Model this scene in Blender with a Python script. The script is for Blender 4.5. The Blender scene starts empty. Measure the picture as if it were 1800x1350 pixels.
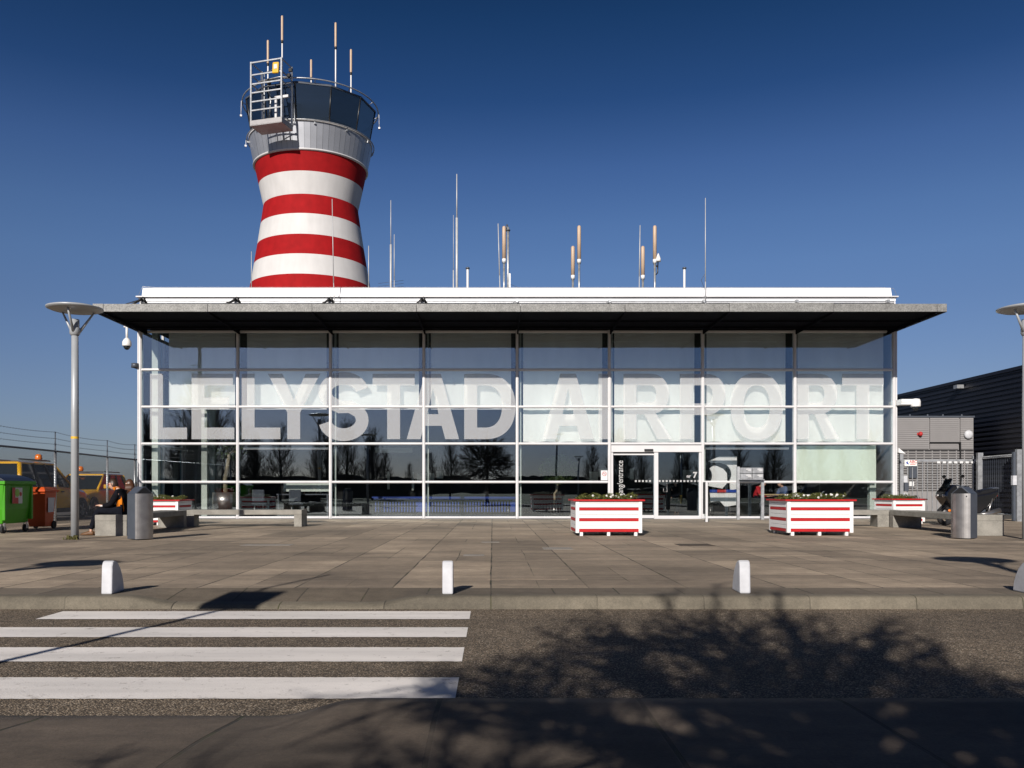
import bpy, bmesh, math, random
from mathutils import Vector, Matrix, noise
random.seed(7)
R = math.radians
PI = math.pi
S = bpy.context.scene
COL = S.collection
# ------------------------------------------------------------------ camera, sky, sun, exposure
cam = bpy.data.cameras.new('camera')
camo = bpy.data.objects.new('camera', cam); COL.objects.link(camo)
camo.location = (0, 0, 1.0); camo.rotation_euler = (R(90), 0, 0)
cam.sensor_width = 36; cam.lens = 30.0
cam.shift_x = 34/1800; cam.shift_y = 186/1800
cam.clip_start = 0.05; cam.clip_end = 5000
S.camera = camo
SUN_AZ = math.atan2(0.28, 1.0); SUN_EL = R(25)
w = bpy.data.worlds.new('World'); S.world = w; w.use_nodes = True
nt = w.node_tree; nt.nodes.clear()
sky = nt.nodes.new('ShaderNodeTexSky'); sky.sky_type = 'NISHITA'; sky.sun_disc = False
sky.sun_elevation = SUN_EL; sky.sun_rotation = PI + SUN_AZ
sky.altitude = 0; sky.air_density = 1.0; sky.dust_density = 0.6; sky.ozone_density = 3.0
bg = nt.nodes.new('ShaderNodeBackground'); bg.inputs['Strength'].default_value = 0.062
wo = nt.nodes.new('ShaderNodeOutputWorld')
tcw = nt.nodes.new('ShaderNodeTexCoord'); sxyz = nt.nodes.new('ShaderNodeSeparateXYZ'); nt.links.new(tcw.outputs['Generated'], sxyz.inputs[0])
rampw = nt.nodes.new('ShaderNodeValToRGB')
stops = [(0.0,(.60,.64,.86)),(.071,(.645,.657,.873)),(.12,(.66,.67,.87)),(.20,(.65,.70,.91)),(.246,(.66,.75,.97)),(.293,(.60,.72,.96)),(.35,(.455,.602,.884)),(.414,(.225,.405,.667)),(.485,(.13,.304,.511)),(.60,(.045,.12,.24)),(1.0,(.012,.035,.08))]
while len(rampw.color_ramp.elements) < len(stops): rampw.color_ramp.elements.new(.5)
for e, (p, c) in zip(rampw.color_ramp.elements, stops): e.position = p; e.color = (*c, 1)
nt.links.new(sxyz.outputs[2], rampw.inputs[0])
mulw = nt.nodes.new('ShaderNodeMix'); mulw.data_type = 'RGBA'; mulw.blend_type = 'MULTIPLY'; mulw.inputs[0].default_value = 1
nt.links.new(sky.outputs[0], mulw.inputs[6]); nt.links.new(rampw.outputs[0], mulw.inputs[7]); # sunward sky tinted darker and bluer than the model, for the glass reflections
def wm(op,a,b=None,c=None):
    x=nt.nodes.new('ShaderNodeMath'); x.operation=op; x.use_clamp=(op=='MULTIPLY')
    for i,v in enumerate((a,b)):
        if v is None: continue
        if isinstance(v,(int,float)): x.inputs[i].default_value=v
        else: nt.links.new(v,x.inputs[i])
    return x.outputs[0]
sunw=wm('MULTIPLY',wm('SUBTRACT',wm('MULTIPLY',sxyz.outputs[1],-1.0),.1),2.0)
loww=wm('MULTIPLY',wm('SUBTRACT',1.0,sxyz.outputs[2]),3.0)
fw=wm('MULTIPLY',sunw,loww)
mul2=nt.nodes.new('ShaderNodeMix'); mul2.data_type='RGBA'; mul2.blend_type='MULTIPLY'; nt.links.new(fw,mul2.inputs[0])
nt.links.new(mulw.outputs[2],mul2.inputs[6]); mul2.inputs[7].default_value=(.66,.72,.84,1)
nt.links.new(mul2.outputs[2], bg.inputs[0]); nt.links.new(bg.outputs[0], wo.inputs[0])
sl = bpy.data.lights.new('sun', 'SUN'); sl.energy = 5.0; sl.angle = R(0.53); sl.color = (1.0, 0.94, 0.87)
so = bpy.data.objects.new('sun', sl); COL.objects.link(so)
tosun = Vector((-math.sin(SUN_AZ)*math.cos(SUN_EL), -math.cos(SUN_AZ)*math.cos(SUN_EL), math.sin(SUN_EL)))
so.rotation_euler = tosun.to_track_quat('Z', 'Y').to_euler(); so.location = (-10, -20, 30)
S.view_settings.view_transform = 'Standard'; S.view_settings.look = 'None'
S.view_settings.exposure = 0.2; S.view_settings.gamma = 1.0
S.render.engine = 'CYCLES'
# ------------------------------------------------------------------ helpers
PXF = 1500.0
def wx(px, D): return (px-866)/PXF*D
def wz(py, D): return 1 + (861-py)/PXF*D

class MB:
    def __init__(s): s.v=[]; s.f=[]; s.m=[]; s.sm=[]
    def add(s, vs, fs, m=0, sm=False):
        o=len(s.v); s.v+= [tuple(v) for v in vs]
        for f in fs: s.f.append(tuple(i+o for i in f)); s.m.append(m); s.sm.append(sm)
        return s
    def box(s,x0,x1,y0,y1,z0,z1,m=0):
        if x0>x1:x0,x1=x1,x0
        if y0>y1:y0,y1=y1,y0
        if z0>z1:z0,z1=z1,z0
        return s.add([(x0,y0,z0),(x1,y0,z0),(x1,y1,z0),(x0,y1,z0),(x0,y0,z1),(x1,y0,z1),(x1,y1,z1),(x0,y1,z1)],
          [(0,3,2,1),(4,5,6,7),(0,1,5,4),(1,2,6,5),(2,3,7,6),(3,0,4,7)],m)
    def obox(s,c,size,rot=(0,0,0),m=0):
        from mathutils import Euler
        M=Euler(rot).to_matrix(); h=[a/2 for a in size]; vs=[]
        for z in (-1,1):
            for x,y in ((-1,-1),(1,-1),(1,1),(-1,1)):
                vs.append(Vector(c)+M@Vector((x*h[0],y*h[1],z*h[2])))
        return s.add(vs,[(0,3,2,1),(4,5,6,7),(0,1,5,4),(1,2,6,5),(2,3,7,6),(3,0,4,7)],m)
    def tube(s,pts,r,n=8,m=0,cap=True,sm=True):
        pts=[Vector(p) for p in pts]; k=len(pts)
        rs=r if isinstance(r,(list,tuple)) else [r]*k
        vs=[];fs=[]; up=None
        for i,p in enumerate(pts):
            t=(pts[min(i+1,k-1)]-pts[max(i-1,0)])
            if t.length<1e-9:t=Vector((0,0,1))
            t.normalize()
            if up is None: up=Vector((0,0,1)) if abs(t.z)<.9 else Vector((1,0,0))
            a=up-t*up.dot(t)
            if a.length<1e-4: a=t.orthogonal()
            a.normalize(); up=a; b=t.cross(a)
            for j in range(n):
                q=2*PI*j/n; vs.append(p+(a*math.cos(q)+b*math.sin(q))*rs[i])
        for i in range(k-1):
            for j in range(n):
                fs.append((i*n+j,i*n+(j+1)%n,(i+1)*n+(j+1)%n,(i+1)*n+j))
        s.add(vs,fs,m,sm)
        if cap:
            o=len(s.v)-k*n
            s.f.append(tuple(o+j for j in reversed(range(n)))); s.m.append(m); s.sm.append(False)
            s.f.append(tuple(o+(k-1)*n+j for j in range(n))); s.m.append(m); s.sm.append(False)
        return s
    def bars(s,segs,r,n=4,m=0):
        for a,b in segs: s.tube([a,b],r,n,m,True,n>5)
        return s
    def lathe(s,prof,n=32,c=(0,0,0),m=0,sm=True,a0=0,a1=2*PI,cap=True):
        full=abs(a1-a0-2*PI)<1e-6; k=n if full else n+1; vs=[];fs=[]
        for (r,z) in prof:
            for j in range(k):
                q=a0+(a1-a0)*j/n; vs.append((c[0]+r*math.cos(q),c[1]+r*math.sin(q),c[2]+z))
        for i in range(len(prof)-1):
            for j in range(n):
                fs.append((i*k+j,i*k+(j+1)%k,(i+1)*k+(j+1)%k,(i+1)*k+j))
        s.add(vs,fs,m,sm)
        if cap and full:
            o=len(s.v)-len(prof)*k
            if prof[0][0]>1e-4: s.f.append(tuple(o+j for j in reversed(range(k)))); s.m.append(m); s.sm.append(False)
            if prof[-1][0]>1e-4: s.f.append(tuple(o+(len(prof)-1)*k+j for j in range(k))); s.m.append(m); s.sm.append(False)
        return s
    def prism(s,poly,axis,a0,a1,m=0,sm=False):
        def P(u,v,a):
            return {'x':(a,u,v),'y':(u,a,v),'z':(u,v,a)}[axis]
        n=len(poly); vs=[P(u,v,a0) for u,v in poly]+[P(u,v,a1) for u,v in poly]
        fs=[tuple(range(n)),tuple(range(2*n-1,n-1,-1))]
        s.add(vs,fs,m,False)
        o=len(s.v)-2*n
        for i in range(n):
            s.f.append((o+i,o+(i+1)%n,o+n+(i+1)%n,o+n+i)); s.m.append(m); s.sm.append(sm)
        return s
    def ball(s,c,r,n=16,k=10,m=0):
        rr=r if isinstance(r,(tuple,list)) else (r,r,r); vs=[];fs=[]
        for i in range(k+1):
            t=PI*i/k
            for j in range(n):
                q=2*PI*j/n; vs.append((c[0]+rr[0]*math.sin(t)*math.cos(q),c[1]+rr[1]*math.sin(t)*math.sin(q),c[2]+rr[2]*math.cos(t)))
        for i in range(k):
            for j in range(n): fs.append((i*n+j,(i+1)*n+j,(i+1)*n+(j+1)%n,i*n+(j+1)%n))
        return s.add(vs,fs,m,True)
    def loft(s,rings,m=0,sm=False,cap=True):
        n=len(rings[0]); vs=[p for r in rings for p in r]; fs=[]
        for i in range(len(rings)-1):
            for j in range(n): fs.append((i*n+j,i*n+(j+1)%n,(i+1)*n+(j+1)%n,(i+1)*n+j))
        s.add(vs,fs,m,sm)
        if cap:
            o=len(s.v)-len(vs)
            s.f.append(tuple(o+j for j in range(n))); s.m.append(m); s.sm.append(False)
            s.f.append(tuple(o+(len(rings)-1)*n+j for j in reversed(range(n)))); s.m.append(m); s.sm.append(False)
        return s
    def build(s,name,mat,parent=None,bevel=0,recalc=True,loc=None):
        me=bpy.data.meshes.new(name); me.from_pydata(s.v,[],s.f)
        mats=mat if isinstance(mat,(list,tuple)) else [mat]
        for mm in mats: me.materials.append(mm)
        for i,p in enumerate(me.polygons): p.material_index=s.m[i]; p.use_smooth=s.sm[i]
        if recalc:
            b=bmesh.new(); b.from_mesh(me)
            b.normal_update(); bmesh.ops.recalc_face_normals(b,faces=b.faces); b.to_mesh(me); b.free()
        me.update()
        o=bpy.data.objects.new(name,me); COL.objects.link(o)
        if parent is not None: o.parent=parent
        if loc is not None: o.location=loc
        if bevel:
            md=o.modifiers.new('bevel','BEVEL'); md.width=bevel; md.segments=2; md.limit_method='ANGLE'; md.angle_limit=R(40)
        return o
def thing(name,label,cat,loc=(0,0,0),rotz=0,group=None):
    o=bpy.data.objects.new(name,None); COL.objects.link(o); o.empty_display_size=.1
    o.location=loc; o.rotation_euler=(0,0,rotz); o['label']=label; o['category']=cat
    if group:o['group']=group
    return o
def tag(o,label,cat,group=None):
    o['label']=label;o['category']=cat
    if group:o['group']=group
    return o
def struct(name,mb,m,kind='structure'):
    o=mb.build(name,m); o['kind']=kind; return o
def dup(root,loc,label,rotz=None,scale=None):
    def cp(o,par):
        c=o.copy(); COL.objects.link(c)
        if par is not None: c.parent=par
        for ch in list(o.children): cp(ch,c)
        return c
    c=cp(root,None); c.location=loc; c['label']=label
    if rotz is not None: c.rotation_euler=(0,0,rotz)
    if scale is not None: c.scale=scale
    return c
# ------------------------------------------------------------------ materials
def mat(name,col,rough=.6,metal=0,var=.15,vs=3.0,bump=0,bs=60,spec=.5,coat=0,detail=4,fine=0):
    m=bpy.data.materials.new(name); m.use_nodes=True; t=m.node_tree; n=t.nodes; L=t.links
    b=n['Principled BSDF']; b.inputs['Roughness'].default_value=rough; b.inputs['Metallic'].default_value=metal
    b.inputs['Specular IOR Level'].default_value=spec
    if coat: b.inputs['Coat Weight'].default_value=coat; b.inputs['Coat Roughness'].default_value=.06
    tc=n.new('ShaderNodeTexCoord'); nz=n.new('ShaderNodeTexNoise'); nz.inputs['Scale'].default_value=vs; nz.inputs['Detail'].default_value=detail
    L.new(tc.outputs['Object'],nz.inputs['Vector'])
    mr=n.new('ShaderNodeMapRange'); mr.inputs[1].default_value=.3; mr.inputs[2].default_value=.7
    mr.inputs[3].default_value=1-var; mr.inputs[4].default_value=1+var*.5
    L.new(nz.outputs['Fac'],mr.inputs[0])
    hs=n.new('ShaderNodeHueSaturation'); hs.inputs['Color'].default_value=(*col,1)
    if fine:
        nf=n.new('ShaderNodeTexNoise'); nf.inputs['Scale'].default_value=bs; nf.inputs['Detail'].default_value=3
        L.new(tc.outputs['Object'],nf.inputs['Vector'])
        m2=n.new('ShaderNodeMapRange'); m2.inputs[1].default_value=.3;m2.inputs[2].default_value=.7;m2.inputs[3].default_value=1-fine;m2.inputs[4].default_value=1+fine
        L.new(nf.outputs['Fac'],m2.inputs[0])
        mu=n.new('ShaderNodeMath'); mu.operation='MULTIPLY'; L.new(mr.outputs[0],mu.inputs[0]); L.new(m2.outputs[0],mu.inputs[1]); L.new(mu.outputs[0],hs.inputs['Value'])
    else: L.new(mr.outputs[0],hs.inputs['Value'])
    L.new(hs.outputs[0],b.inputs['Base Color'])
    if bump:
        nb=n.new('ShaderNodeTexNoise'); nb.inputs['Scale'].default_value=bs; nb.inputs['Detail'].default_value=5
        L.new(tc.outputs['Object'],nb.inputs['Vector'])
        bp=n.new('ShaderNodeBump'); bp.inputs['Strength'].default_value=bump; bp.inputs['Distance'].default_value=.01
        L.new(nb.outputs['Fac'],bp.inputs['Height']); L.new(bp.outputs[0],b.inputs['Normal'])
    return m
M={}
M['white']=mat('white_paint',(.74,.73,.72),.45,0,.06,2,.03,20)
M['alu']=mat('white_coated_aluminium',(.60,.59,.595),.35,0,.07,1.5)
M['fascia']=mat('white_fascia_metal',(.82,.82,.83),.4,0,.05,.8,.04,3)
M['red']=mat('red_paint',(.30,.007,.009),.8,0,.14,2.5,.04,20,spec=.15)
M['redw']=mat('red_planter_paint',(.42,.010,.013),.6,0,.12,5,.05,30,spec=.25)
M['towwhite']=mat('tower_white',(.56,.545,.535),.7,0,.06,1.2,.03,8)
def streaky(m):
    t=m.node_tree; n=t.nodes; L=t.links; hs=[x for x in n if x.bl_idname=='ShaderNodeHueSaturation'][0]; src=hs.inputs['Value'].links[0].from_socket
    tc=n.new('ShaderNodeTexCoord'); mp=n.new('ShaderNodeMapping'); mp.inputs['Scale'].default_value=(2.2,2.2,.09); nz=n.new('ShaderNodeTexNoise'); nz.inputs['Scale'].default_value=1.6; nz.inputs['Detail'].default_value=6
    L.new(tc.outputs['Object'],mp.inputs[0]); L.new(mp.outputs[0],nz.inputs['Vector'])
    r=n.new('ShaderNodeMapRange'); r.inputs[1].default_value=.3; r.inputs[2].default_value=.7; r.inputs[3].default_value=.94; r.inputs[4].default_value=1.03; L.new(nz.outputs['Fac'],r.inputs[0])
    mu=n.new('ShaderNodeMath'); mu.operation='MULTIPLY'; L.new(src,mu.inputs[0]); L.new(r.outputs[0],mu.inputs[1]); L.new(mu.outputs[0],hs.inputs['Value'])
streaky(M['red']); streaky(M['towwhite'])
M['silver']=mat('silver_cladding',(.36,.37,.40),.45,.55,.12,1.2)
M['steel']=mat('galvanised_steel',(.42,.43,.44),.42,.6,.3,9,.05,40)
M['galv']=mat('galvanised_edge',(.22,.218,.21),.65,.25,.2,5,.1,30,fine=.35)
M['lamp']=mat('lamp_grey_paint',(.36,.375,.39),.4,.15,.08,3)
M['stainless']=mat('brushed_stainless',(.40,.385,.375),.32,.85,.2,6)
M['slate']=mat('slate_grey_paint',(.065,.075,.095),.45,.1,.12,8,.05,50)
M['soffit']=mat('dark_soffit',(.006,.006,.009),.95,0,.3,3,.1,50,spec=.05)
M['black']=mat('black_plastic',(.012,.012,.013),.4,0,.2,6)
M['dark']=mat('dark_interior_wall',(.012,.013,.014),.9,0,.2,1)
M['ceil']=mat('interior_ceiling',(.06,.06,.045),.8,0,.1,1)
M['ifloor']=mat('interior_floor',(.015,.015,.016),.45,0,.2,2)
M['pillar']=mat('pale_pillar',(.50,.55,.50),.6,0,.06,2)
M['mast']=mat('mast_grey_white',(.50,.50,.50),.5,.2,.15,4)
M['beige']=mat('beige_fibreglass',(.50,.36,.25),.5,0,.1,4)
M['concrete']=mat('bench_concrete',(.25,.235,.205),.85,0,.25,4,.5,90,fine=.4)
M['green']=mat('green_plastic',(.05,.27,.008),.5,0,.15,2,spec=.25)
M['orange']=mat('orange_plastic',(.50,.07,.010),.5,0,.12,3,spec=.25)
M['tyre']=mat('tyre_rubber',(.015,.015,.016),.8,0,.2,10)
M['caryel']=mat('yellow_car_paint',(.62,.33,.006),.3,.0,.05,2,coat=.8)
M['carglass']=mat('car_glass',(.012,.016,.018),.05,0,.05,2,spec=.8)
M['amber']=mat('amber_lens',(.7,.17,.01),.2,0,.1,5)
M['skin']=mat('skin',(.55,.33,.24),.55,0,.08,15)
M['jacket']=mat('black_jacket',(.008,.008,.011),.95,0,.3,12,.3,60,spec=.08)
M['orj']=mat('orange_jacket_panel',(.62,.18,.012),.85,0,.15,12,.3,60,spec=.1)
M['jean']=mat('dark_trousers',(.008,.009,.014),.95,0,.3,15,.3,80,spec=.08)
M['shoe']=mat('brown_shoe',(.12,.055,.02),.6,0,.2,20)
M['hair']=mat('dark_brown_hair',(.035,.018,.010),.5,0,.4,60)
M['hair2']=mat('chestnut_hair',(.075,.03,.014),.45,0,.4,60)
M['bark']=mat('tree_bark',(.055,.045,.036),.9,0,.3,8)
M['barkp']=mat('pale_bark',(.26,.22,.15),.8,0,.25,8)
M['leaf']=mat('foliage_green',(.12,.13,.03),.7,0,.5,14)
M['leafp']=mat('indoor_leaf_green',(.12,.19,.06),.6,0,.4,8)
M['petal']=mat('white_petals',(.75,.74,.70),.7,0,.1,20)
M['soil']=mat('soil',(.03,.02,.013),.95,0,.4,20)
M['greywall']=mat('grey_cladding',(.235,.225,.225),.6,.05,.05,2)
M['louvre']=mat('louvre_grey',(.30,.29,.29),.5,.1,.05,4)
M['navy']=mat('navy_cladding',(.011,.013,.023),.5,.2,.15,.5)
M['blue']=mat('blue_laminate',(.012,.05,.30),.4,0,.1,3)
M['redc']=mat('red_shirt',(.45,.012,.02),.8,0,.15,12)
M['bluec']=mat('blue_shirt',(.06,.10,.22),.8,0,.15,12)
M['yel']=mat('yellow_marking',(.70,.40,.015),.5,0,.1,10)
M['paper']=mat('pale_paper',(.62,.62,.62),.8,0,.05,10)
M['wredsign']=mat('sign_red',(.42,.02,.02),.6,0,.05,10)
M['lime']=mat('sign_lime',(.25,.5,.06),.6,0,.05,10)
M['bollard']=mat('bollard_white',(.50,.505,.53),.55,0,.14,9,.15,30)
M['wood']=mat('pale_wood',(.45,.33,.18),.6,0,.2,8)

def glass(name,tint,refl,rough=0.0):
    m=bpy.data.materials.new(name); m.use_nodes=True; t=m.node_tree; n=t.nodes; L=t.links; n.clear()
    o=n.new('ShaderNodeOutputMaterial'); tr=n.new('ShaderNodeBsdfTransparent'); tr.inputs[0].default_value=(*tint,1)
    gl=n.new('ShaderNodeBsdfGlossy'); gl.inputs['Roughness'].default_value=rough; gl.inputs['Color'].default_value=(.80,.93,1,1)
    fr=n.new('ShaderNodeFresnel'); fr.inputs['IOR'].default_value=1.5
    mr=n.new('ShaderNodeMapRange'); mr.inputs[1].default_value=.04; mr.inputs[2].default_value=1; mr.inputs[3].default_value=refl; mr.inputs[4].default_value=1
    L.new(fr.outputs[0],mr.inputs[0])
    # slight waviness of the panes
    tc=n.new('ShaderNodeTexCoord'); nz=n.new('ShaderNodeTexNoise'); nz.inputs['Scale'].default_value=.9; nz.inputs['Detail'].default_value=1
    L.new(tc.outputs['Object'],nz.inputs['Vector'])
    bp=n.new('ShaderNodeBump'); bp.inputs['Strength'].default_value=.12; bp.inputs['Distance'].default_value=.01
    L.new(nz.outputs['Fac'],bp.inputs['Height']); L.new(bp.outputs[0],gl.inputs['Normal'])
    mx=n.new('ShaderNodeMixShader'); L.new(mr.outputs[0],mx.inputs[0]); L.new(tr.outputs[0],mx.inputs[1]); L.new(gl.outputs[0],mx.inputs[2])
    L.new(mx.outputs[0],o.inputs[0]); return m
M['glass']=glass('facade_glass',(.955,.96,.955),.15)
M['sideglass']=glass('side_glass',(.78,.88,.86),.09)
M['doorglass']=glass('door_glass',(.80,.84,.86),.15)
M['cabglass']=glass('tower_cab_glass',(.40,.62,.98),.12)
def film(name,col,fac):
    m=bpy.data.materials.new(name); m.use_nodes=True; t=m.node_tree; n=t.nodes; L=t.links; n.clear()
    o=n.new('ShaderNodeOutputMaterial'); tr=n.new('ShaderNodeBsdfTransparent'); tr.inputs[0].default_value=(.95,.95,.95,1)
    d=n.new('ShaderNodeBsdfDiffuse'); d.inputs[0].default_value=(*col,1)
    mx=n.new('ShaderNodeMixShader'); mx.inputs[0].default_value=fac
    L.new(tr.outputs[0],mx.inputs[1]); L.new(d.outputs[0],mx.inputs[2]); L.new(mx.outputs[0],o.inputs[0]); return m
M['film']=film('frosted_film',(.82,.82,.83),.19)
def blindmat(name,col,trans):
    m=bpy.data.materials.new(name); m.use_nodes=True; t=m.node_tree; n=t.nodes; L=t.links; n.clear()
    o=n.new('ShaderNodeOutputMaterial'); d=n.new('ShaderNodeBsdfDiffuse'); tl=n.new('ShaderNodeBsdfTranslucent')
    tc=n.new('ShaderNodeTexCoord'); nz=n.new('ShaderNodeTexNoise'); nz.inputs['Scale'].default_value=.7; nz.inputs['Detail'].default_value=3
    mp=n.new('ShaderNodeMapping'); mp.inputs['Scale'].default_value=(2.5,1,.7); L.new(tc.outputs['Object'],mp.inputs[0]); L.new(mp.outputs[0],nz.inputs['Vector'])
    hs=n.new('ShaderNodeHueSaturation'); hs.inputs['Color'].default_value=(*col,1)
    mr=n.new('ShaderNodeMapRange'); mr.inputs[1].default_value=.3;mr.inputs[2].default_value=.7;mr.inputs[3].default_value=.9;mr.inputs[4].default_value=1.03
    L.new(nz.outputs['Fac'],mr.inputs[0]); L.new(mr.outputs[0],hs.inputs['Value'])
    bp=n.new('ShaderNodeBump'); bp.inputs['Strength'].default_value=.5; bp.inputs['Distance'].default_value=.05; L.new(nz.outputs['Fac'],bp.inputs['Height'])
    L.new(hs.outputs[0],d.inputs[0]); L.new(bp.outputs[0],d.inputs['Normal']); L.new(hs.outputs[0],tl.inputs[0])
    mx=n.new('ShaderNodeMixShader'); mx.inputs[0].default_value=trans
    L.new(d.outputs[0],mx.inputs[1]); L.new(tl.outputs[0],mx.inputs[2]); L.new(mx.outputs[0],o.inputs[0]); return m
M['blind']=blindmat('blind_fabric',(.94,.93,.87),.08)
M['blindg']=blindmat('greenish_blind_fabric',(.74,.80,.68),.08)

class NG:
    def __init__(s,name,rough=.9):
        s.m=bpy.data.materials.new(name); s.m.use_nodes=True; s.t=s.m.node_tree; s.n=s.t.nodes; s.L=s.t.links
        s.b=s.n['Principled BSDF']; s.b.inputs['Roughness'].default_value=rough
        s.tc=s.n.new('ShaderNodeTexCoord')
    def N(s,ty,**k):
        x=s.n.new(ty)
        for a,v in k.items(): setattr(x,a,v)
        return x
    def noise(s,scale,detail=4,vec=None,rough=.5):
        x=s.n.new('ShaderNodeTexNoise'); x.inputs['Scale'].default_value=scale; x.inputs['Detail'].default_value=detail; x.inputs['Roughness'].default_value=rough
        s.L.new(vec or s.tc.outputs['Object'],x.inputs['Vector']); return x.outputs['Fac']
    def ramp(s,src,pts):
        x=s.n.new('ShaderNodeValToRGB'); e=x.color_ramp.elements
        while len(e)<len(pts): e.new(.5)
        for i,(p,c) in enumerate(pts): e[i].position=p; e[i].color=(*c,1) if len(c)==3 else c
        s.L.new(src,x.inputs[0]); return x.outputs[0]
    def rng(s,src,a,b,c,d):
        x=s.n.new('ShaderNodeMapRange')
        for i,v in enumerate((a,b,c,d)): x.inputs[i+1].default_value=v
        s.L.new(src,x.inputs[0]); return x.outputs[0]
    def math(s,op,a,b=None):
        x=s.n.new('ShaderNodeMath'); x.operation=op
        for i,v in enumerate((a,b)):
            if v is None: continue
            if isinstance(v,(int,float)): x.inputs[i].default_value=v
            else: s.L.new(v,x.inputs[i])
        return x.outputs[0]
    def mix(s,f,a,b,mode='MIX'):
        x=s.n.new('ShaderNodeMix'); x.data_type='RGBA'; x.blend_type=mode
        for i,v in ((0,f),(6,a),(7,b)):
            if isinstance(v,(int,float)): x.inputs[i].default_value=v
            elif isinstance(v,tuple): x.inputs[i].default_value=(*v,1)
            else: s.L.new(v,x.inputs[i])
        return x.outputs[2]
    def bump(s,h,st,dist=.01):
        x=s.n.new('ShaderNodeBump'); x.inputs['Strength'].default_value=st; x.inputs['Distance'].default_value=dist
        s.L.new(h,x.inputs['Height']); s.L.new(x.outputs[0],s.b.inputs['Normal'])
    def mapping(s,scale=(1,1,1),loc=(0,0,0),rot=(0,0,0)):
        x=s.n.new('ShaderNodeMapping'); x.inputs['Scale'].default_value=scale; x.inputs['Location'].default_value=loc; x.inputs['Rotation'].default_value=rot
        s.L.new(s.tc.outputs['Object'],x.inputs[0]); return x.outputs[0]
def paving(name,base,bw,rh,mort,rot=True,stain=.35,loc=(0,0,0),jcol=(.035,.03,.022),ribs=None,var=.16,sub=False):
    g=NG(name,.85)
    # a little wobble so joints are not ruler-straight
    v=g.mapping((1,1,1),loc,(0,0,PI/2 if rot else 0))
    nw=g.n.new('ShaderNodeTexNoise'); nw.inputs['Scale'].default_value=.8; nw.inputs['Detail'].default_value=2; g.L.new(v,nw.inputs['Vector'])
    va=g.N('ShaderNodeVectorMath',operation='MULTIPLY_ADD'); g.L.new(nw.outputs['Color'],va.inputs[0]); va.inputs[1].default_value=(.035,.035,0); g.L.new(v,va.inputs[2])
    br=g.N('ShaderNodeTexBrick'); br.offset=.37; br.squash=1.0
    g.L.new(va.outputs[0],br.inputs['Vector']); br.inputs['Scale'].default_value=1
    br.inputs['Brick Width'].default_value=bw; br.inputs['Row Height'].default_value=rh; br.inputs['Mortar Size'].default_value=mort
    br.inputs['Mortar Smooth'].default_value=.3; br.inputs['Bias'].default_value=0
    c1=tuple(c*(1-var) for c in base); c2=tuple(c*(1+var*.8) for c in base)
    br.inputs['Color1'].default_value=(*c1,1); br.inputs['Color2'].default_value=(*c2,1); br.inputs['Mortar'].default_value=(*c1,1)
    big=g.rng(g.noise(.35,6,rough=.6),.35,.68,1-stain,1.12)
    st=g.noise(1.1,5,g.mapping((.22,1.6,1)),.65)
    streak=g.rng(st,.35,.7,.74,1.18)
    fine=g.rng(g.noise(55,5,rough=.7),.3,.7,.82,1.18)
    k=g.math('MULTIPLY',g.math('MULTIPLY',big,streak),fine)
    mid=g.rng(g.noise(6.5,6,rough=.72),.3,.7,.80,1.18)
    grit=g.rng(g.noise(170,2,rough=.8),.3,.7,.86,1.14)
    k=g.math('MULTIPLY',k,g.math('MULTIPLY',mid,grit))
    # spots: lichen, gum
    sp=g.N('ShaderNodeTexVoronoi'); sp.inputs['Scale'].default_value=2.1; g.L.new(g.tc.outputs['Object'],sp.inputs['Vector'])
    spot=g.rng(sp.outputs['Distance'],.03,.06,.72,1.0)
    k=g.math('MULTIPLY',k,spot)
    hs=g.N('ShaderNodeHueSaturation'); g.L.new(br.outputs['Color'],hs.inputs['Color']); g.L.new(k,hs.inputs['Value'])
    # joints break up: some filled, some open with moss
    jn=g.rng(g.noise(1.7,3),.38,.6,.25,1.0)
    jbase=br.outputs['Fac']
    if sub:
        b2=g.N('ShaderNodeTexBrick'); b2.offset=.5; g.L.new(va.outputs[0],b2.inputs['Vector']); b2.inputs['Scale'].default_value=1
        b2.inputs['Brick Width'].default_value=1.0; b2.inputs['Row Height'].default_value=.5; b2.inputs['Mortar Size'].default_value=.007
        b2.inputs['Color1'].default_value=(.8,.8,.8,1); b2.inputs['Color2'].default_value=(1.15,1.15,1.15,1); b2.inputs['Mortar'].default_value=(1,1,1,1)
        zone=g.rng(g.noise(.28,2),.50,.53,0,1)
        jbase=g.math('MAXIMUM',jbase,g.math('MULTIPLY',b2.outputs['Fac'],zone))
        hs_src=g.mix(zone,(1.0,1.0,1.0),b2.outputs['Color'])
        hcol=g.mix(1.0,hs.outputs[0],hs_src,'MULTIPLY')
    else: hcol=hs.outputs[0]
    jf=g.math('MULTIPLY',jbase,jn)
    jc=g.mix(g.rng(g.noise(3.1,2),.5,.62,0,1),jcol,(.045,.045,.015))
    col=g.mix(jf,hcol,jc)
    g.L.new(col,g.b.inputs['Base Color'])
    h=g.math('SUBTRACT',g.math('MULTIPLY',g.noise(70,5),.25),g.math('MULTIPLY',jf,1.0))
    h=g.math('ADD',h,g.math('MULTIPLY',g.noise(.9,2),1.2))
    if ribs:
        wv=g.N('ShaderNodeTexWave'); wv.inputs['Scale'].default_value=ribs; wv.bands_direction='X'
        g.L.new(g.tc.outputs['Object'],wv.inputs['Vector']); h=g.math('ADD',h,g.math('MULTIPLY',wv.outputs['Fac'],.35))
    g.bump(h,.55,.012)
    return g.m
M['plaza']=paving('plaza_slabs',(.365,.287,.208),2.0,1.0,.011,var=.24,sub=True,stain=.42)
M['kerbm']=paving('kerb_concrete',(.16,.138,.103),1.0,5.0,.006,rot=False,stain=.3,loc=(0,-1.7,0))
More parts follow.
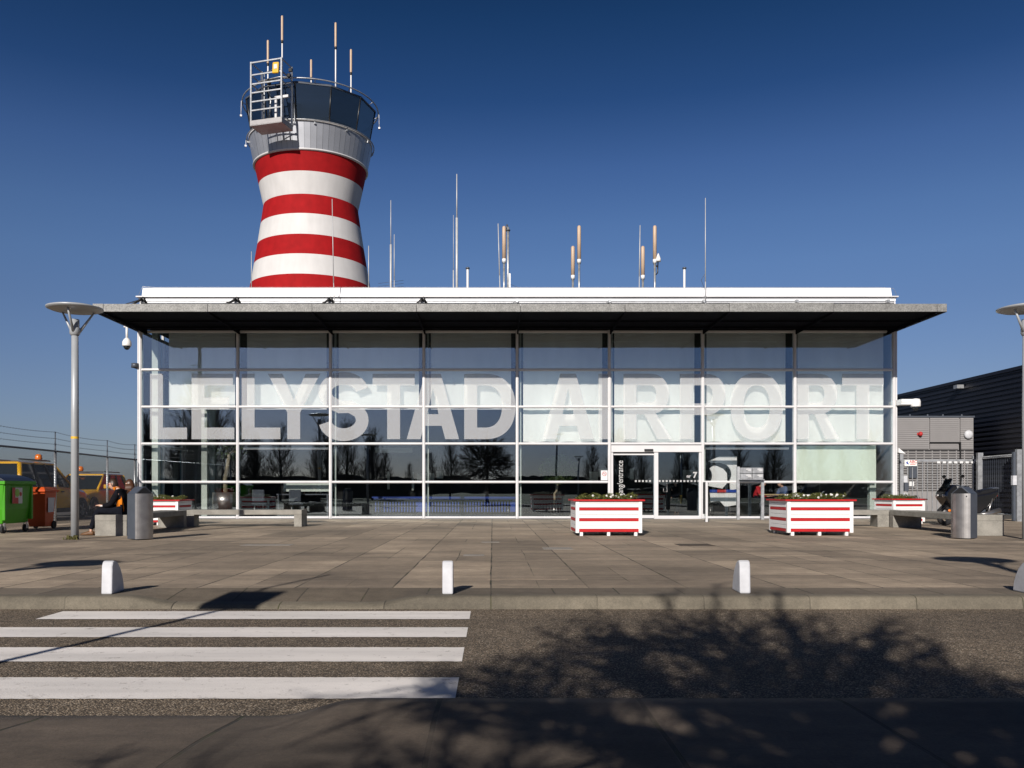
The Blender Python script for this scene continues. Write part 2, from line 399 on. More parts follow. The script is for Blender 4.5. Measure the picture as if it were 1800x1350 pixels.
M['kerbs']=paving('kerb_edge_slabs',(.17,.137,.10),.62,2.0,.009,rot=False,stain=.3,loc=(0,-1.2,0))
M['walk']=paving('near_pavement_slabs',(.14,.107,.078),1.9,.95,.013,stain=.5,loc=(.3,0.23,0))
def asphalt():
    g=NG('asphalt',.9)
    v=g.N('ShaderNodeTexVoronoi'); v.inputs['Scale'].default_value=95; g.L.new(g.tc.outputs['Object'],v.inputs['Vector'])
    sep=g.N('ShaderNodeSeparateColor'); g.L.new(v.outputs['Color'],sep.inputs[0])
    c=g.ramp(sep.outputs[0],[(0,(.12,.088,.056)),(.5,(.28,.21,.14)),(.82,(.43,.33,.23)),(1,(.66,.55,.42))])
    edge=g.rng(v.outputs['Distance'],.25,.6,1.0,.25)
    big=g.math('MULTIPLY',g.rng(g.noise(.5,5),.3,.7,.8,1.15),g.rng(g.noise(1.0,4,g.mapping((.10,1.6,1)),.6),.35,.68,.82,1.12))
    mid=g.rng(g.noise(9,4),.3,.7,.78,1.2)
    k=g.math('MULTIPLY',g.math('MULTIPLY',edge,big),mid)
    hs=g.N('ShaderNodeHueSaturation'); g.L.new(c,hs.inputs['Color']); g.L.new(k,hs.inputs['Value'])
    g.L.new(hs.outputs[0],g.b.inputs['Base Color'])
    g.bump(g.math('SUBTRACT',1.0,v.outputs['Distance']),.7,.008)
    return g.m
M['asphalt']=asphalt()
def marking():
    g=NG('road_marking_white',.6)
    n1=g.noise(11,6,rough=.8); worn=g.rng(n1,.575,.66,0,1)
    st=g.rng(g.noise(2.2,5,g.mapping((.25,2,1))),.3,.7,.78,1.04)
    hs=g.N('ShaderNodeHueSaturation'); hs.inputs['Color'].default_value=(.86,.81,.765,1); g.L.new(st,hs.inputs['Value'])
    g.L.new(g.mix(g.math('MULTIPLY',worn,.6),hs.outputs[0],(.2,.17,.14)),g.b.inputs['Base Color'])
    g.bump(g.noise(90,3),.35,.005); return g.m
M['marking']=marking()
def grassm():
    g=NG('grass',.95)
    c=g.ramp(g.noise(.6,6,rough=.7),[(.3,(.035,.04,.012)),(.55,(.06,.065,.02)),(.75,(.11,.095,.04))])
    g.L.new(c,g.b.inputs['Base Color']); g.bump(g.noise(30,4),.8,.05); return g.m
M['grass']=grassm()
M['apron']=mat('apron_tarmac',(.075,.068,.06),.9,0,.25,.6,.3,60,fine=.3)
# ------------------------------------------------------------------ the setting
b=MB(); b.add([(-1500,-1500,-.16),(1500,-1500,-.16),(1500,1500,-.16),(-1500,1500,-.16)],[(0,1,2,3)])
struct('ground',b,M['grass'])
b=MB(); b.add([(-150,3.9,-.12),(150,3.9,-.12),(150,8.2,-.12),(-150,8.2,-.12)],[(0,1,2,3)]); struct('road',b,M['asphalt'])
b=MB(); b.add([(-70,8.7,0),(70,8.7,0),(70,29.2,0),(-70,29.2,0)],[(0,1,2,3)]); struct('plaza',b,M['plaza'])
b=MB()
b.box(-90,-12.9,29.2,110,-.1,-.004); b.box(-12.9,14.3,44.5,110,-.1,-.006); b.box(14.3,90,29.2,110,-.1,-.005)
struct('apron',b,M['apron'])
for (a,c) in ((7.85,7.37),(6.93,6.47),(6.05,5.55),(5.08,4.56)):
    b=MB(); nseg=260; x0,x1=(-3.95,-.20); vs=[];
    if a<7: x0=-4.0
    for i in range(nseg+1):
        x=x0+(x1-x0)*i/nseg; j=.007*noise.noise((x*9,a,0))+.006*noise.noise((x*41,a,9)); k=.007*noise.noise((x*9,c,5))+.006*noise.noise((x*41,c,3))
        vs.append((x,c+k,-.116)); vs.append((x,a+j,-.116))
    b.add(vs,[(2*i,2*i+2,2*i+3,2*i+1) for i in range(nseg)])
    o=struct('crossing_stripe',b,M['marking'])
# far kerb with its dropped section
def sstep(a,b_,x):
    t=max(0,min(1,(x-a)/(b_-a))); return t*t*(3-2*t)
def fdrop(x): return sstep(-3.5,-2.95,x)*(1-sstep(-1.15,-.62,x))
def strip(xs,prof,y0w=0):
    b=MB(); k=len(prof(0)); vs=[]
    for x in xs: vs+= [(x,y,z) for (y,z) in prof(x)]
    fs=[(i*k+j,(i+1)*k+j,(i+1)*k+j+1,i*k+j+1) for i in range(len(xs)-1) for j in range(k-1)]
    return b.add(vs,fs,0,True)
xs=[-70,-40,-20,-12,-8,-6,-5]+[-4.6+i*.05 for i in range(92)]+[.2,1,2,3,4,6,8,12,20,40,70]
def kf(x):
    d=fdrop(x)*.085; w_=.006*noise.noise((x*2,0,0))
    return [(8.17,-d*.82+w_*.3),(8.09,-d*.9+w_*.3),(8.045,-d-.006),(8.02,-d-.022),(8.005,-.119),(8.0,-.14)]
struct('kerb_far',strip(xs,kf),M['kerbm'])
def ks(x):
    d=fdrop(x)*.07
    return [(8.70,0.0),(8.45,-.42*d),(8.17,-d)]
struct('kerb_slabs',strip(xs,ks),M['kerbs'])
xs2=[-40,-20,-10,-6,-4]+[-3.6+i*.06 for i in range(70)]+[1,2,3,5,8,15,30,40]
def nk(x):
    d=(1-sstep(-1.05,-.62,x))*.085
    return [(4.16,-.14),(4.155,-.125),(4.145,-d-.02),(4.12,-d-.005),(4.0,-d*.95),(3.75,-d*.62),(3.4,-.25*d),(3.1,0),(1.5,0),(-2.2,0),(-2.2,-.16)]
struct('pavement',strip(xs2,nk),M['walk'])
# dark drain plate and odd pale slabs let into the plaza
b=MB(); b.box(wx(1188,15.6),wx(1248,15.6),15.2,15.75,-.05,.004); 
M['drain']=mat('rusty_drain',(.075,.055,.042),.8,.3,.4,12,.4,60)
tag(b.build('drain_cover',M['drain']),'dark brown metal drain cover set in the paving before the planters','drain cover')
M['patch']=mat('pale_patch',(.27,.245,.215),.85,0,.25,6,.4,70,fine=.25)
for (px,py,wd,dp) in ((980,964,.50,.55),(833,976,.32,.30),(862,953,.34,.28),(925,1012,.9,.8),(470,958,.9,.35)):
    D=1500/(py-861); X=wx(px,D)
    b=MB(); b.box(X-wd/2,X+wd/2,D-dp/2,D+dp/2,-.03,.003)
    struct('paving_patch',b,M['patch'] if py<1000 else M['plaza'])
M['moss']=mat('moss',(.06,.055,.012),.95,0,.4,30,.5,80)
def tufts(cx,cy,n,rx,ry,h=.02):
    b=MB()
    for i in range(n):
        x=cx+random.gauss(0,rx); y=cy+random.gauss(0,ry); a=random.random()*PI
        l=h*random.uniform(.5,1.6); dx=math.cos(a)*l*.5; dy=math.sin(a)*l*.5
        b.add([(x-dx,y-dy,0.001),(x+dx,y+dy,0.001),(x+dx*1.5,y+dy*.3+l*.2,l),(x,y,l*1.3)],[(0,1,2),(0,2,3)])
    return b
o=tufts(-8.44,17.13,34,.07,.03,.05).build('weeds',M['moss'],recalc=False); o['kind']='stuff'
# ------------------------------------------------------------------ terminal building
FD=29.4
MUL=[(p-866)/51 for p in (247,418,581,745,909,1071,1235,1397,1571)]
TZ=[0.0,1.27,2.59,3.86,5.14,6.45]
XL,XR=MUL[0],MUL[-1]
B=thing('terminal_building','low white framed glass terminal with flat roof and dark canopy','building',(0,FD,0))
mu_l=[]
for i,x in enumerate(MUL):
    b=MB(); w_=.045
    b.box(x-w_,x+w_,-.03,.14,0.0,6.55); b.box(x-.02,x+.02,-.055,-.03,.02,6.5)
    b.build('mullion',M['alu'],B,bevel=.004)
for i in range(8):
    x0,x1=MUL[i]+.052,MUL[i+1]-.052
    for j,z in enumerate(TZ):
        if i==5 and j in (0,1,): continue
        h=.04 if j not in (0,) else .04
        zz=z+(.045 if j==0 else 0)
        b=MB(); b.box(x0,x1,-.022,.12,zz-h,zz+h); b.box(x0,x1,-.05,-.022,zz-.022,zz+.022)
        b.build('transom',M['alu'],B,bevel=.003)
    for j in range(5):
        if i==5 and j in (0,1): continue
        z0=TZ[j]+(.09 if j==0 else .05); z1=TZ[j+1]-.05
        b=MB(); b.box(x0,x1,.02,.035,z0,z1)
        b.build('window_pane',M['glass'],B)
# top strip above glass up to the fascia (mostly behind the canopy)
b=MB(); b.box(XL-.05,XR+.05,.0,.3,6.56,7.40); b.build('head_panel',M['fascia'],B)
b=MB()
FX0=wx(250,29.4); FX1=wx(1567,29.4)
b.prism([(-.05,7.66),(.30,7.66),(.30,7.97),(.04,7.97)],'x',FX0,FX1)
b.build('roof_edge',M['fascia'],B,bevel=.01)
b=MB(); b.box(wx(241,29.4),wx(1577,29.4),-.12,.35,7.62,7.657); b.build('gutter_lip',M['alu'],B)
b=MB()
b.box(XL-.02,XR+.05,-.03,.28,7.50,7.612); b.box(XL-.02,XR+.05,-.01,.28,7.40,7.492); b.build('fascia_band',M['fascia'],B,bevel=.004)
b=MB(); b.box(XL,XR,-.045,-.012,7.485,7.50); b.box(XL,XR,-.06,-.03,7.43,7.445); b.build('cable_rail',M['steel'],B)
# thin safety cable on the roof edge
b=MB()
for k in range(25):
    x=FX0+.2+k*(FX1-FX0-.4)/24; b.tube([(x,.1,7.96),(x,.1,8.01)],.008,5)
b.tube([(FX0-.15,.0,7.66),(FX0+.0,.05,8.02),(FX0+.4,.1,8.0),(FX1-.4,.1,8.0),(FX1+.1,.05,7.95),(FX1+.2,.0,7.66)],.006,5)
b.build('roof_cable',M['steel'],B)
# roof deck + rear volume
b=MB(); b.box(XL+.2,XR-.2,.36,14.9,7.35,7.86); b.build('roof',M['galv'],B)
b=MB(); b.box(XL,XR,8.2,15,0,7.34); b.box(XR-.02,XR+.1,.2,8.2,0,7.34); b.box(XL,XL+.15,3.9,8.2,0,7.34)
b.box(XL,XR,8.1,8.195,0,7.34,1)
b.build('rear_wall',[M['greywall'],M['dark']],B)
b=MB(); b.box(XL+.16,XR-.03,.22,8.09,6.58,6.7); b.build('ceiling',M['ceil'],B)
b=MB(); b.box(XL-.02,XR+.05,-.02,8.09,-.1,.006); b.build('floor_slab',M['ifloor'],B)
# side glazing on the left return
for k,(y0,y1) in enumerate(((.16,1.95),(2.05,3.85))):
    b=MB(); b.box(XL-.03,XL+.05,y1,y1+.08,0,7.3); b.build('side_post',M['alu'],B)
    for j in range(5):
        b=MB(); b.box(XL,XL+.012,y0,y1,TZ[j]+.05,TZ[j+1]-.03); b.build('side_pane',M['sideglass'],B)
        b=MB(); b.box(XL-.03,XL+.06,y0,y1,TZ[j+1]-.029,TZ[j+1]+.04); b.build('side_transom',M['alu'],B)
b=MB(); b.box(XL-.09,XL-.053,-.03,.25,0,7.4); b.build('corner_trim',M['alu'],B)
b=MB(); b.box(XR+.053,XR+.10,-.03,.25,0,7.4); b.build('corner_trim',M['alu'],B)
# inner pillars
for x,y in ((XL+.32,.55),(XL+1.25,2.9),(XL+1.05,4.4),(XR-.45,.7)):
    b=MB(); b.box(x-.11,x+.11,y-.1,y+.12,.01,6.57); b.build('inner_pillar',M['pillar'],B,bevel=.01)
for i in (2,3,4,5,6,7):
    b=MB(); b.box(MUL[i]+.09,MUL[i]+.15,.24,.30,.02,6.5); b.build('inner_post',M['pillar'],B)
# roller blinds
for i in range(8):
    x0=MUL[i]+.22; x1=MUL[i+1]-.2
    if i==0: x0=wx(290,29.4)
    zb=TZ[3]-.02 if i<4 else TZ[2]+.08
    b=MB(); n=24; vs=[]
    for k in range(n+1):
        x=x0+(x1-x0)*k/n; d=.012*math.sin(k*1.7+i)+.01*math.sin(k*.6)
        vs.append((x,.36+d,zb+.01*math.sin(k*.9+i*2))); vs.append((x,.36,6.5))
    b.add(vs,[(2*k,2*k+2,2*k+3,2*k+1) for k in range(n)],0,True)
    b.box(x0,x1,.345,.375,zb-.04,zb-.012,1)
    b.build('roller_blind',[M['blind'],M['alu']],B,recalc=False)
b=MB(); n=30; x0=MUL[7]+.16; x1=MUL[8]-.48; vs=[]
for k in range(n+1):
    x=x0+(x1-x0)*k/n; d=.02*math.sin(k*.7)
    vs.append((x,.28+d,TZ[1]+.03)); vs.append((x+.02*math.sin(k),.28-d*.5,TZ[2]-.06))
b.add(vs,[(2*k,2*k+2,2*k+3,2*k+1) for k in range(n)],0,True); b.build('roller_blind',M['blindg'],B,recalc=False)
for i in (1,6):
    b=MB(); b.box(MUL[i]+.12,MUL[i+1]-.12,.24,.29,TZ[2]-.18,TZ[2]-.11); b.build('blind_rail',M['alu'],B)
# door bay
dx0,dx1=MUL[5]+.055,MUL[6]-.055
d_=thing('entrance_door','','door'); del d_['label']; del d_['category']; d_.parent=B; d_.location=((dx0+dx1)/2,0,0)
hw=(dx1-dx0)/2
b=MB(); b.box(-hw,hw,-.09,.14,2.30,2.53); b.build('door_header',M['alu'],d_,bevel=.005)
b=MB(); b.box(-.42,-.12,-.14,-.09,2.33,2.40); b.build('door_sensor',M['black'],d_)
for (a,c) in ((-hw,-hw+.07),(-.09+.02,.07+.0),(hw-.08,hw)):
    b=MB(); b.box(a,c,-.05,.12,.0,2.30); b.build('door_jamb',M['alu'],d_,bevel=.004)
b=MB(); b.box(-hw+.07,-.07,.03,.07,.02,.13); b.box(-hw+.07,-.07,.03,.07,2.20,2.27); b.build('door_rail',M['alu'],d_)
b=MB(); b.box(.07,hw-.08,-.04,.04,.0,.11); b.build('door_rail',M['alu'],d_)
b=MB(); b.box(-hw+.07,-.07,.045,.055,.13,2.20); b.build('door_leaf',M['doorglass'],d_)
b=MB(); b.box(.07,hw-.08,.0,.01,.11,2.30); b.build('door_leaf',M['doorglass'],d_)
M['dots']=mat('white_decal',(.36,.36,.36),.7,0,.05,5)
for (a,c,y) in ((-.72,-.12,.04),(.09,1.46,-.006)):
    b=MB(); x=a
    while x<c: b.box(x,x+.065,y-.003,y,1.27,1.335); x+=.122
    b.build('dot_strip',M['dots'],d_)
b=MB(); b.tube([(.25,-.03,1.05),(.25,-.06,1.05),(.25,-.06,.93),(.37,-.06,.93),(.37,-.06,1.22),(.37,-.03,1.22)],.012,6); b.build('door_handle',M['stainless'],d_)
# canopy
c=thing('canopy','','x'); del c['label']; del c['category']; c.parent=B
CY=-3.3
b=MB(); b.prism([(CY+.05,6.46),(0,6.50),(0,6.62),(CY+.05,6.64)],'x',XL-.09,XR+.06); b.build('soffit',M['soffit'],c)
cx0,cx1=XL-.10,XR+.07; seg=9; W_=(cx1-cx0-.6)/8
edges=[cx0,cx0+.33]+[cx0+.33+W_*(k+1) for k in range(7)]+[cx1-.3,cx1]
for k in range(len(edges)-1):
    b=MB(); dz=random.uniform(-.006,.006)+(.02 if k in (7,) else 0)
    b.box(edges[k]+.006,edges[k+1]-.006,CY-.01,CY+.04,6.45,6.69+dz); b.box(edges[k]+.006,edges[k+1]-.006,CY+.04,CY+.5,6.66,6.685+dz)
    b.build('edge_beam',M['galv'],c,bevel=.004)
for k in range(9):
    x=cx0+.33+W_*k if k<8 else cx1-.3
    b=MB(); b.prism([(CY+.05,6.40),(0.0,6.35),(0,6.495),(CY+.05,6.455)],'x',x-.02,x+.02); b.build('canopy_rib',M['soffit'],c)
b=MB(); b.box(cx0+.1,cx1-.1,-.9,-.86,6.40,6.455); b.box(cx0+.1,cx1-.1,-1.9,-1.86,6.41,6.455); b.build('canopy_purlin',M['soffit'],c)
b=MB(); b.box(cx0,cx0+.03,CY,0,6.44,6.66); b.box(cx1-.03,cx1,CY,0,6.44,6.66); b.build('side_beam',M['slate'],c)
for px in (250,415,580,743,908,1071,1237,1400,1560):
    x=wx(px,29.3); b=MB()
    if px<800:
        b.tube([(x-.28,-.5,7.22),(x-.05,-.12,7.52),(x+.02,-.02,7.55)],[.02,.05,.06],6); b.tube([(x,-.10,7.62),(x+.12,-.04,7.42)],.05,6); b.tube([(x,-.10,7.55),(x-.3,-2.2,6.72)],.018,5)
        b.build('stay_clamp',M['black'],c)
    else:
        b.obox((x,-.12,7.47),(.10,.14,.10)); b.tube([(x,-.12,7.5),(x-.12,-.3,7.38)],.02,5); b.tube([(x,-.10,7.45),(x-.1,-2.2,6.72)],.015,5)
        b.build('stay_clamp',M['steel'],c)
# ------------------------------------------------------------------ large lettering
def ell(cx,cy,rx,ry,a0,a1,n=28): return [(cx+rx*math.cos(R(a0+(a1-a0)*i/n)),cy+ry*math.sin(R(a0+(a1-a0)*i/n))) for i in range(n+1)]
def sq(cx,cy,rx,ry,a0,a1,n=36,p=.88):
    out=[]
    for i in range(n+1):
        a=R(a0+(a1-a0)*i/n); c_,s_=math.cos(a),math.sin(a)
        out.append((cx+rx*math.copysign(abs(c_)**p,c_),cy+ry*math.copysign(abs(s_)**p,s_)))
    return out
H=2.255; ST=.445; HB=.40
def g_L(W): return [[(0,0),(W,0),(W,HB),(ST,HB),(ST,H),(0,H)]]
def g_E(W):
    m=H*.545
    return [[(0,0),(W,0),(W,HB),(ST,HB),(ST,m-HB/2),(W*.88,m-HB/2),(W*.88,m+HB/2),(ST,m+HB/2),(ST,H-HB),(W*.97,H-HB),(W*.97,H),(0,H)]]
def g_I(W): return [[(0,0),(W,0),(W,H),(0,H)]]
def g_T(W,c=.5): return [[(W*c-ST/2,0),(W*c+ST/2,0),(W*c+ST/2,H-HB),(W,H-HB),(W,H),(0,H),(0,H-HB),(W*c-ST/2,H-HB)]]
def g_A(W):
    t=.54; l=W/2-t/2; r=W/2+t/2
    def xl(z): return l*z/H
    s=.475; h1=.46; h2=.86
    out=[(0,0),(s,0),(xl(h1)+s*.99,h1),(W-xl(h1)-s*.99,h1),(W-s,0),(W,0),(r,H),(l,H)]
    ap=H-.50
    hole=[(xl(h2)+s*.98,h2),(W/2,ap),(W-xl(h2)-s*.98,h2)]
    return [out,hole]
def g_Y(W):
    m=.92; s=.5; sx=W/2-.01
    return [[(sx-ST/2,0),(sx+ST/2,0),(sx+ST/2,m),(W,H),(W-s,H),(sx,m+.43),(s,H),(0,H),(sx-ST/2,m)]]
def g_D(W):
    rx=W-.72
    o=[(0,0)]+sq(.72,H/2,rx,H/2,-90,90)+[(0,H)]
    i=[(ST,HB)]+sq(.72,H/2,rx-ST-.02,H/2-HB,-90,90)+[(ST,H-HB)]
    return [o,i]
def bowl(W,z0):
    zc=(H+z0)/2; ry=(H-z0)/2; rx=ry*.95; bx=W-rx
    return zc,ry,rx,bx
def g_P(W):
    z0=.83; zc,ry,rx,bx=bowl(W,z0)
    o=[(0,0),(ST,0),(ST,z0)]+sq(bx,zc,rx,ry,-90,90,28,.92)+[(0,H)]
    i=[(ST,z0+HB)]+sq(bx,zc,rx-ST,ry-HB,-90,90,24,.92)+[(ST,H-HB)]
    return [o,i]
def g_R(W):
    z0=.86; Wb=W*.94; zc,ry,rx,bx=bowl(Wb,z0)
    o=[(0,0),(ST,0),(ST,z0),(W*.50-.12,z0),(W-.50,0),(W,0),(W*.66,z0+.06)]+sq(bx,zc,rx,ry,-68,90,28,.92)+[(0,H)]
    i=[(ST,z0+HB)]+sq(bx,zc,rx-ST,ry-HB,-90,90,24,.92)+[(ST,H-HB)]
    return [o,i]
def g_O(W): 
    H2=H+.06
    return [sq(W/2,H/2,W/2,H2/2,0,350,60),sq(W/2,H/2,W/2-ST-.01,H2/2-HB-.03,0,350,50)]
def g_S(W):
    H2=H+.08; r=H2/4+.0
    path=[]
    wS=.44
    rx=W/2-wS/2; ry=(H2/2-wS*.42)/2+.01; zt=H-ry-wS*.42+.03; zb=ry+wS*.42-.03
    P1=[(W/2+rx*1.0*math.cos(R(a)),zt+ry*math.sin(R(a))) for a in range(12,200,8)]
    # upper-left turn into the spine, then the lower bowl
    P2=[(W/2-rx*.97,zt-.12),(W/2-rx*.74,zt-ry*.62),(W/2-rx*.2,zt-ry*.98),(W/2+rx*.35,zb+ry*.92),(W/2+rx*.82,zb+ry*.58)]
    P3=[(W/2+rx*math.cos(R(a)),zb+ry*math.sin(R(a))) for a in range(15,-172,-8)]
    pts=[Vector(p) for p in P1+P2+P3]
    Lf=[];Rt=[]
    for i,p in enumerate(pts):
        t=(pts[min(i+1,len(pts)-1)]-pts[max(i-1,0)]).normalized(); nn=Vector((-t.y,t.x))
        hwid=wS/2
        Lf.append(p+nn*hwid); Rt.append(p-nn*hwid)
    return [[tuple(v) for v in Lf]+[tuple(v) for v in reversed(Rt)]]
LET=thing('sign_lettering','huge frosted capital lettering across the glass front','lettering',(0,FD-.004,2.745))
def curve_mesh(contours,name,mt,parent,loc,ext=.003,rot=(R(90),0,0)):
    cu=bpy.data.curves.new(name,'CURVE'); cu.dimensions='2D'; cu.fill_mode='BOTH'; cu.extrude=ext
    for c_ in contours:
        sp=cu.splines.new('POLY'); sp.points.add(len(c_)-1); sp.use_cyclic_u=True
        for i,p in enumerate(c_): sp.points[i].co=(p[0],p[1],0,1)
    tmp=bpy.data.objects.new(name+'_tmp',cu); COL.objects.link(tmp)
    bpy.context.view_layer.update()
    me=bpy.data.meshes.new_from_object(tmp.evaluated_get(bpy.context.evaluated_depsgraph_get()))
    bpy.data.objects.remove(tmp); me.materials.clear(); me.materials.append(mt); me.name=name
    o=bpy.data.objects.new(name,me); COL.objects.link(o); o.parent=parent; o.location=loc; o.rotation_euler=rot
    return o
for ch,x0,x1 in (('L',264,329),('E',337,412),('L',425,493),('Y',471,563),('S',560,648),('T',655,729),('A',715,807),('D',816,906),
                 ('A',953,1044),('I',1052,1075),('R',1096,1181),('P',1195,1275),('O',1284,1376),('R',1399,1476),('T',1480,1553)):
    W=(x1-x0)/51; fn={'L':g_L,'E':g_E,'Y':g_Y,'S':g_S,'T':g_T,'A':g_A,'D':g_D,'I':g_I,'R':g_R,'P':g_P,'O':g_O}[ch]
    o=curve_mesh(fn(W),'letter',M['film'],LET,((x0-866)/51,0,0))
    o['label']='frosted capital letter %s'%ch
def text_mesh(s,size,name,mt,parent,loc,rot=(R(90),0,0),off=0,ext=.001,align='LEFT'):
    cu=bpy.data.curves.new(name,'FONT'); cu.body=s; cu.size=size; cu.extrude=ext; cu.offset=off; cu.align_x=align
    tmp=bpy.data.objects.new(name+'_tmp',cu); COL.objects.link(tmp)
    bpy.context.view_layer.update()
    me=bpy.data.meshes.new_from_object(tmp.evaluated_get(bpy.context.evaluated_depsgraph_get()))
    bpy.data.objects.remove(tmp); me.materials.clear(); me.materials.append(mt); me.name=name
    o=bpy.data.objects.new(name,me); COL.objects.link(o); o.parent=parent; o.location=loc; o.rotation_euler=rot
    return o
M['dectext']=mat('white_text_decal',(.40,.40,.40),.7,0,.03,5)
dl=text_mesh('ingang/entrance',.29,'door_lettering',M['dectext'],d_,(-hw+.42,.038,.62),(R(90),R(-90),0),off=.0015); dl.scale=(.76,1,1)
text_mesh('7',.27,'house_number',M['dectext'],d_,(hw-.28,-.006,1.42),off=.012)
text_mesh('nr',.16,'house_number',M['dectext'],d_,(hw-.50,-.006,1.42),off=.005)
# no smoking sticker
st=thing('sticker','white no smoking sticker on the pane left of the door','sticker',(MUL[5]-.17,FD-.002,1.50))
b=MB(); b.box(-.12,.11,0,.003,-.17,.17); b.build('sticker_sheet',M['paper'],st)
b=MB(); n=24
for k in range(n):
    a=2*PI*k/n;a2=2*PI*(k+1)/n
    b.add([(.06*math.cos(a),-.003,.05+.06*math.sin(a)),(.075*math.cos(a),-.003,.05+.075*math.sin(a)),(.075*math.cos(a2),-.003,.05+.075*math.sin(a2)),(.06*math.cos(a2),-.003,.05+.06*math.sin(a2))],[(0,1,2,3)])
b.obox((0,-.003,.05),(.13,.001,.012),(0,R(45),0)); b.build('red_ring',M['wredsign'],st)
b=MB(); b.box(-.035,.035,-.002,-.0005,.043,.056); b.box(.025,.03,-.002,-.0005,.06,.085); b.build('cigarette',M['black'],st)
# ------------------------------------------------------------------ control tower
TX,TY=-46.3*math.tan(R(12.0)),46.3
T=thing('control_tower','red and white banded control tower with glazed cab on top','tower',(TX,TY,0))
def trad(z):
    if z<=16.2:
        t=(16.2-z); return 2.51+.145*t+.0035*t*t*(1 if t<8 else 1)
    return 2.51+(z-16.2)*(2.97-2.51)/(18.33-16.2)
bz=[0,9.6,10.75,11.93,13.0,14.05,15.16,16.2,17.3,18.33]
cols=['towwhite','towwhite','red','towwhite','red','towwhite','red','towwhite','red']
cols=['red','towwhite','red','towwhite','red','towwhite','red','towwhite','red']
bz=[0,9.7,10.8,11.93,13.0,14.05,15.16,16.2,17.3,18.33]
order=['red','towwhite','red','towwhite','red','towwhite','red','towwhite','red']
for k in range(9):
    z0,z1=bz[k],bz[k+1]; m_=M[order[k]]
    b=MB(); n=8; b.lathe([(trad(z0+(z1-z0)*i/n),z0+(z1-z0)*i/n) for i in range(n+1)],128,cap=False)
    b.build('red_band' if order[k]=='red' else 'white_band',m_,T,recalc=True)
# silver cladding with vertical seams
b=MB(); n=64
for k in range(n):
    a0=2*PI*k/n+.0016; a1=2*PI*(k+1)/n-.0016; dr=random.uniform(-.004,.004)
    q=[(3.0+dr,18.33,a0),(3.0+dr,18.33,a1),(3.27+dr,19.62,a1),(3.27+dr,19.62,a0)]
    vs=[(r*math.cos(a),r*math.sin(a),z) for r,z,a in q]; b.add(vs,[(0,1,2,3)],0)
b.lathe([(2.96,18.33),(3.22,19.6),(3.22,19.62)],64,m=1,cap=True)
b.build('silver_skirt',[M['silver'],M['slate']],T,recalc=False)
b=MB(); b.lathe([(2.96,18.26),(3.06,18.29),(3.06,18.345),(2.96,18.35)],96,cap=False); b.build('drip_edge',M['alu'],T)
b=MB(); b.lathe([(3.24,19.62),(3.29,19.64),(3.29,19.72),(3.1,19.74)],96,cap=False); b.build('sill_ring',M['alu'],T)
# rails
def ring(r,z,rad,n=72): 
    bb=MB(); pts=[(r*math.cos(2*PI*k/n),r*math.sin(2*PI*k/n),z) for k in range(n+1)]; bb.tube(pts,rad,6,cap=False); return bb
b=ring(3.37,19.66,.03); 
b.build('lower_rail',M['steel'],T)
b=ring(3.60,21.62,.035); b.build('upper_rail',M['steel'],T)
for k in range(12):
    a=R(15+30*k); ca,sa=math.cos(a),math.sin(a)
    b=MB(); b.tube([(3.2*ca,3.2*sa,19.5),(3.37*ca,3.37*sa,19.66)],.022,6); b.obox((3.30*ca,3.30*sa,19.52),(.10,.07,.08),(0,0,a)); b.build('rail_bracket',M['steel'],T)
    b=MB(); b.tube([(3.42*ca,3.42*sa,21.5),(3.60*ca,3.60*sa,21.62)],.022,6); b.build('rail_bracket',M['steel'],T)
# cab: twelve-sided glass
fa=-PI/2-R(12)*(-1)  # direction from the tower axis towards the camera
fa=math.atan2(-TY,-TX)
voff=fa+R(-13.5)
V0=[voff+R(30)*k for k in range(12)]
def pt(r,a,z): return (r*math.cos(a),r*math.sin(a),z)
for k in range(12):
    a0,a1=V0[k]+R(.7),V0[k]+R(29.3)
    b=MB(); b.add([pt(3.17,a0,19.78),pt(3.17,a1,19.78),pt(3.46,a1,21.42),pt(3.46,a0,21.42)],[(0,1,2,3)])
    b.build('cab_window',M['cabglass'],T,recalc=False)
    b=MB(); b.tube([pt(3.15,V0[k],19.74),pt(3.47,V0[k],21.46)],.045,6); b.build('cab_mullion',M['black'],T)
b=MB(); b.lathe([(3.35,21.42),(3.52,21.42),(3.52,21.50),(3.2,21.66),(1.0,21.85),(0,21.9)],12,c=(0,0,0),sm=False,a0=V0[0],a1=V0[0]+2*PI); b.build('cab_roof',M['slate'],T)
b=MB(); b.lathe([(0,19.7),(3.15,19.7),(3.15,19.76),(0,19.76)],24,cap=False); b.build('cab_floor',M['slate'],T)
b=MB(); b.lathe([(0,21.30),(3.3,21.38),(3.3,21.41)],24,cap=False); b.build('cab_ceiling',M['greywall'],T)
b=MB(); b.obox(pt(1.2,fa-.7,20.6),(.7,.5,1.7),(0,0,fa)); b.obox(pt(2.2,fa+.6,20.0),(1.6,.6,.5),(0,0,fa+.6+PI/2)); b.build('cab_console',M['dark'],T)
# small flood lamps on the rails
for a_,z in ((fa-1.52,19.30),(fa-1.50,20.85),(fa+1.45,20.75)):
    b=MB(); rr=3.42 if z<20 else 3.66
    b.obox(pt(rr,a_,z),(.10,.12,.09),(0,0,a_)); b.tube([pt(rr,a_,z),pt(rr-.02,a_,z+.8 if z>20 else z+.3)],.014,5); b.build('flood_lamp',M['white'],T)
# maintenance cage
ca_=fa-R(28)-R(12)*0
cg=thing('maintenance_cage','','x'); del cg['label']; del cg['category']; cg.parent=T
cg.location=pt(4.1,ca_,0); cg.rotation_euler=(0,0,ca_+PI/2)
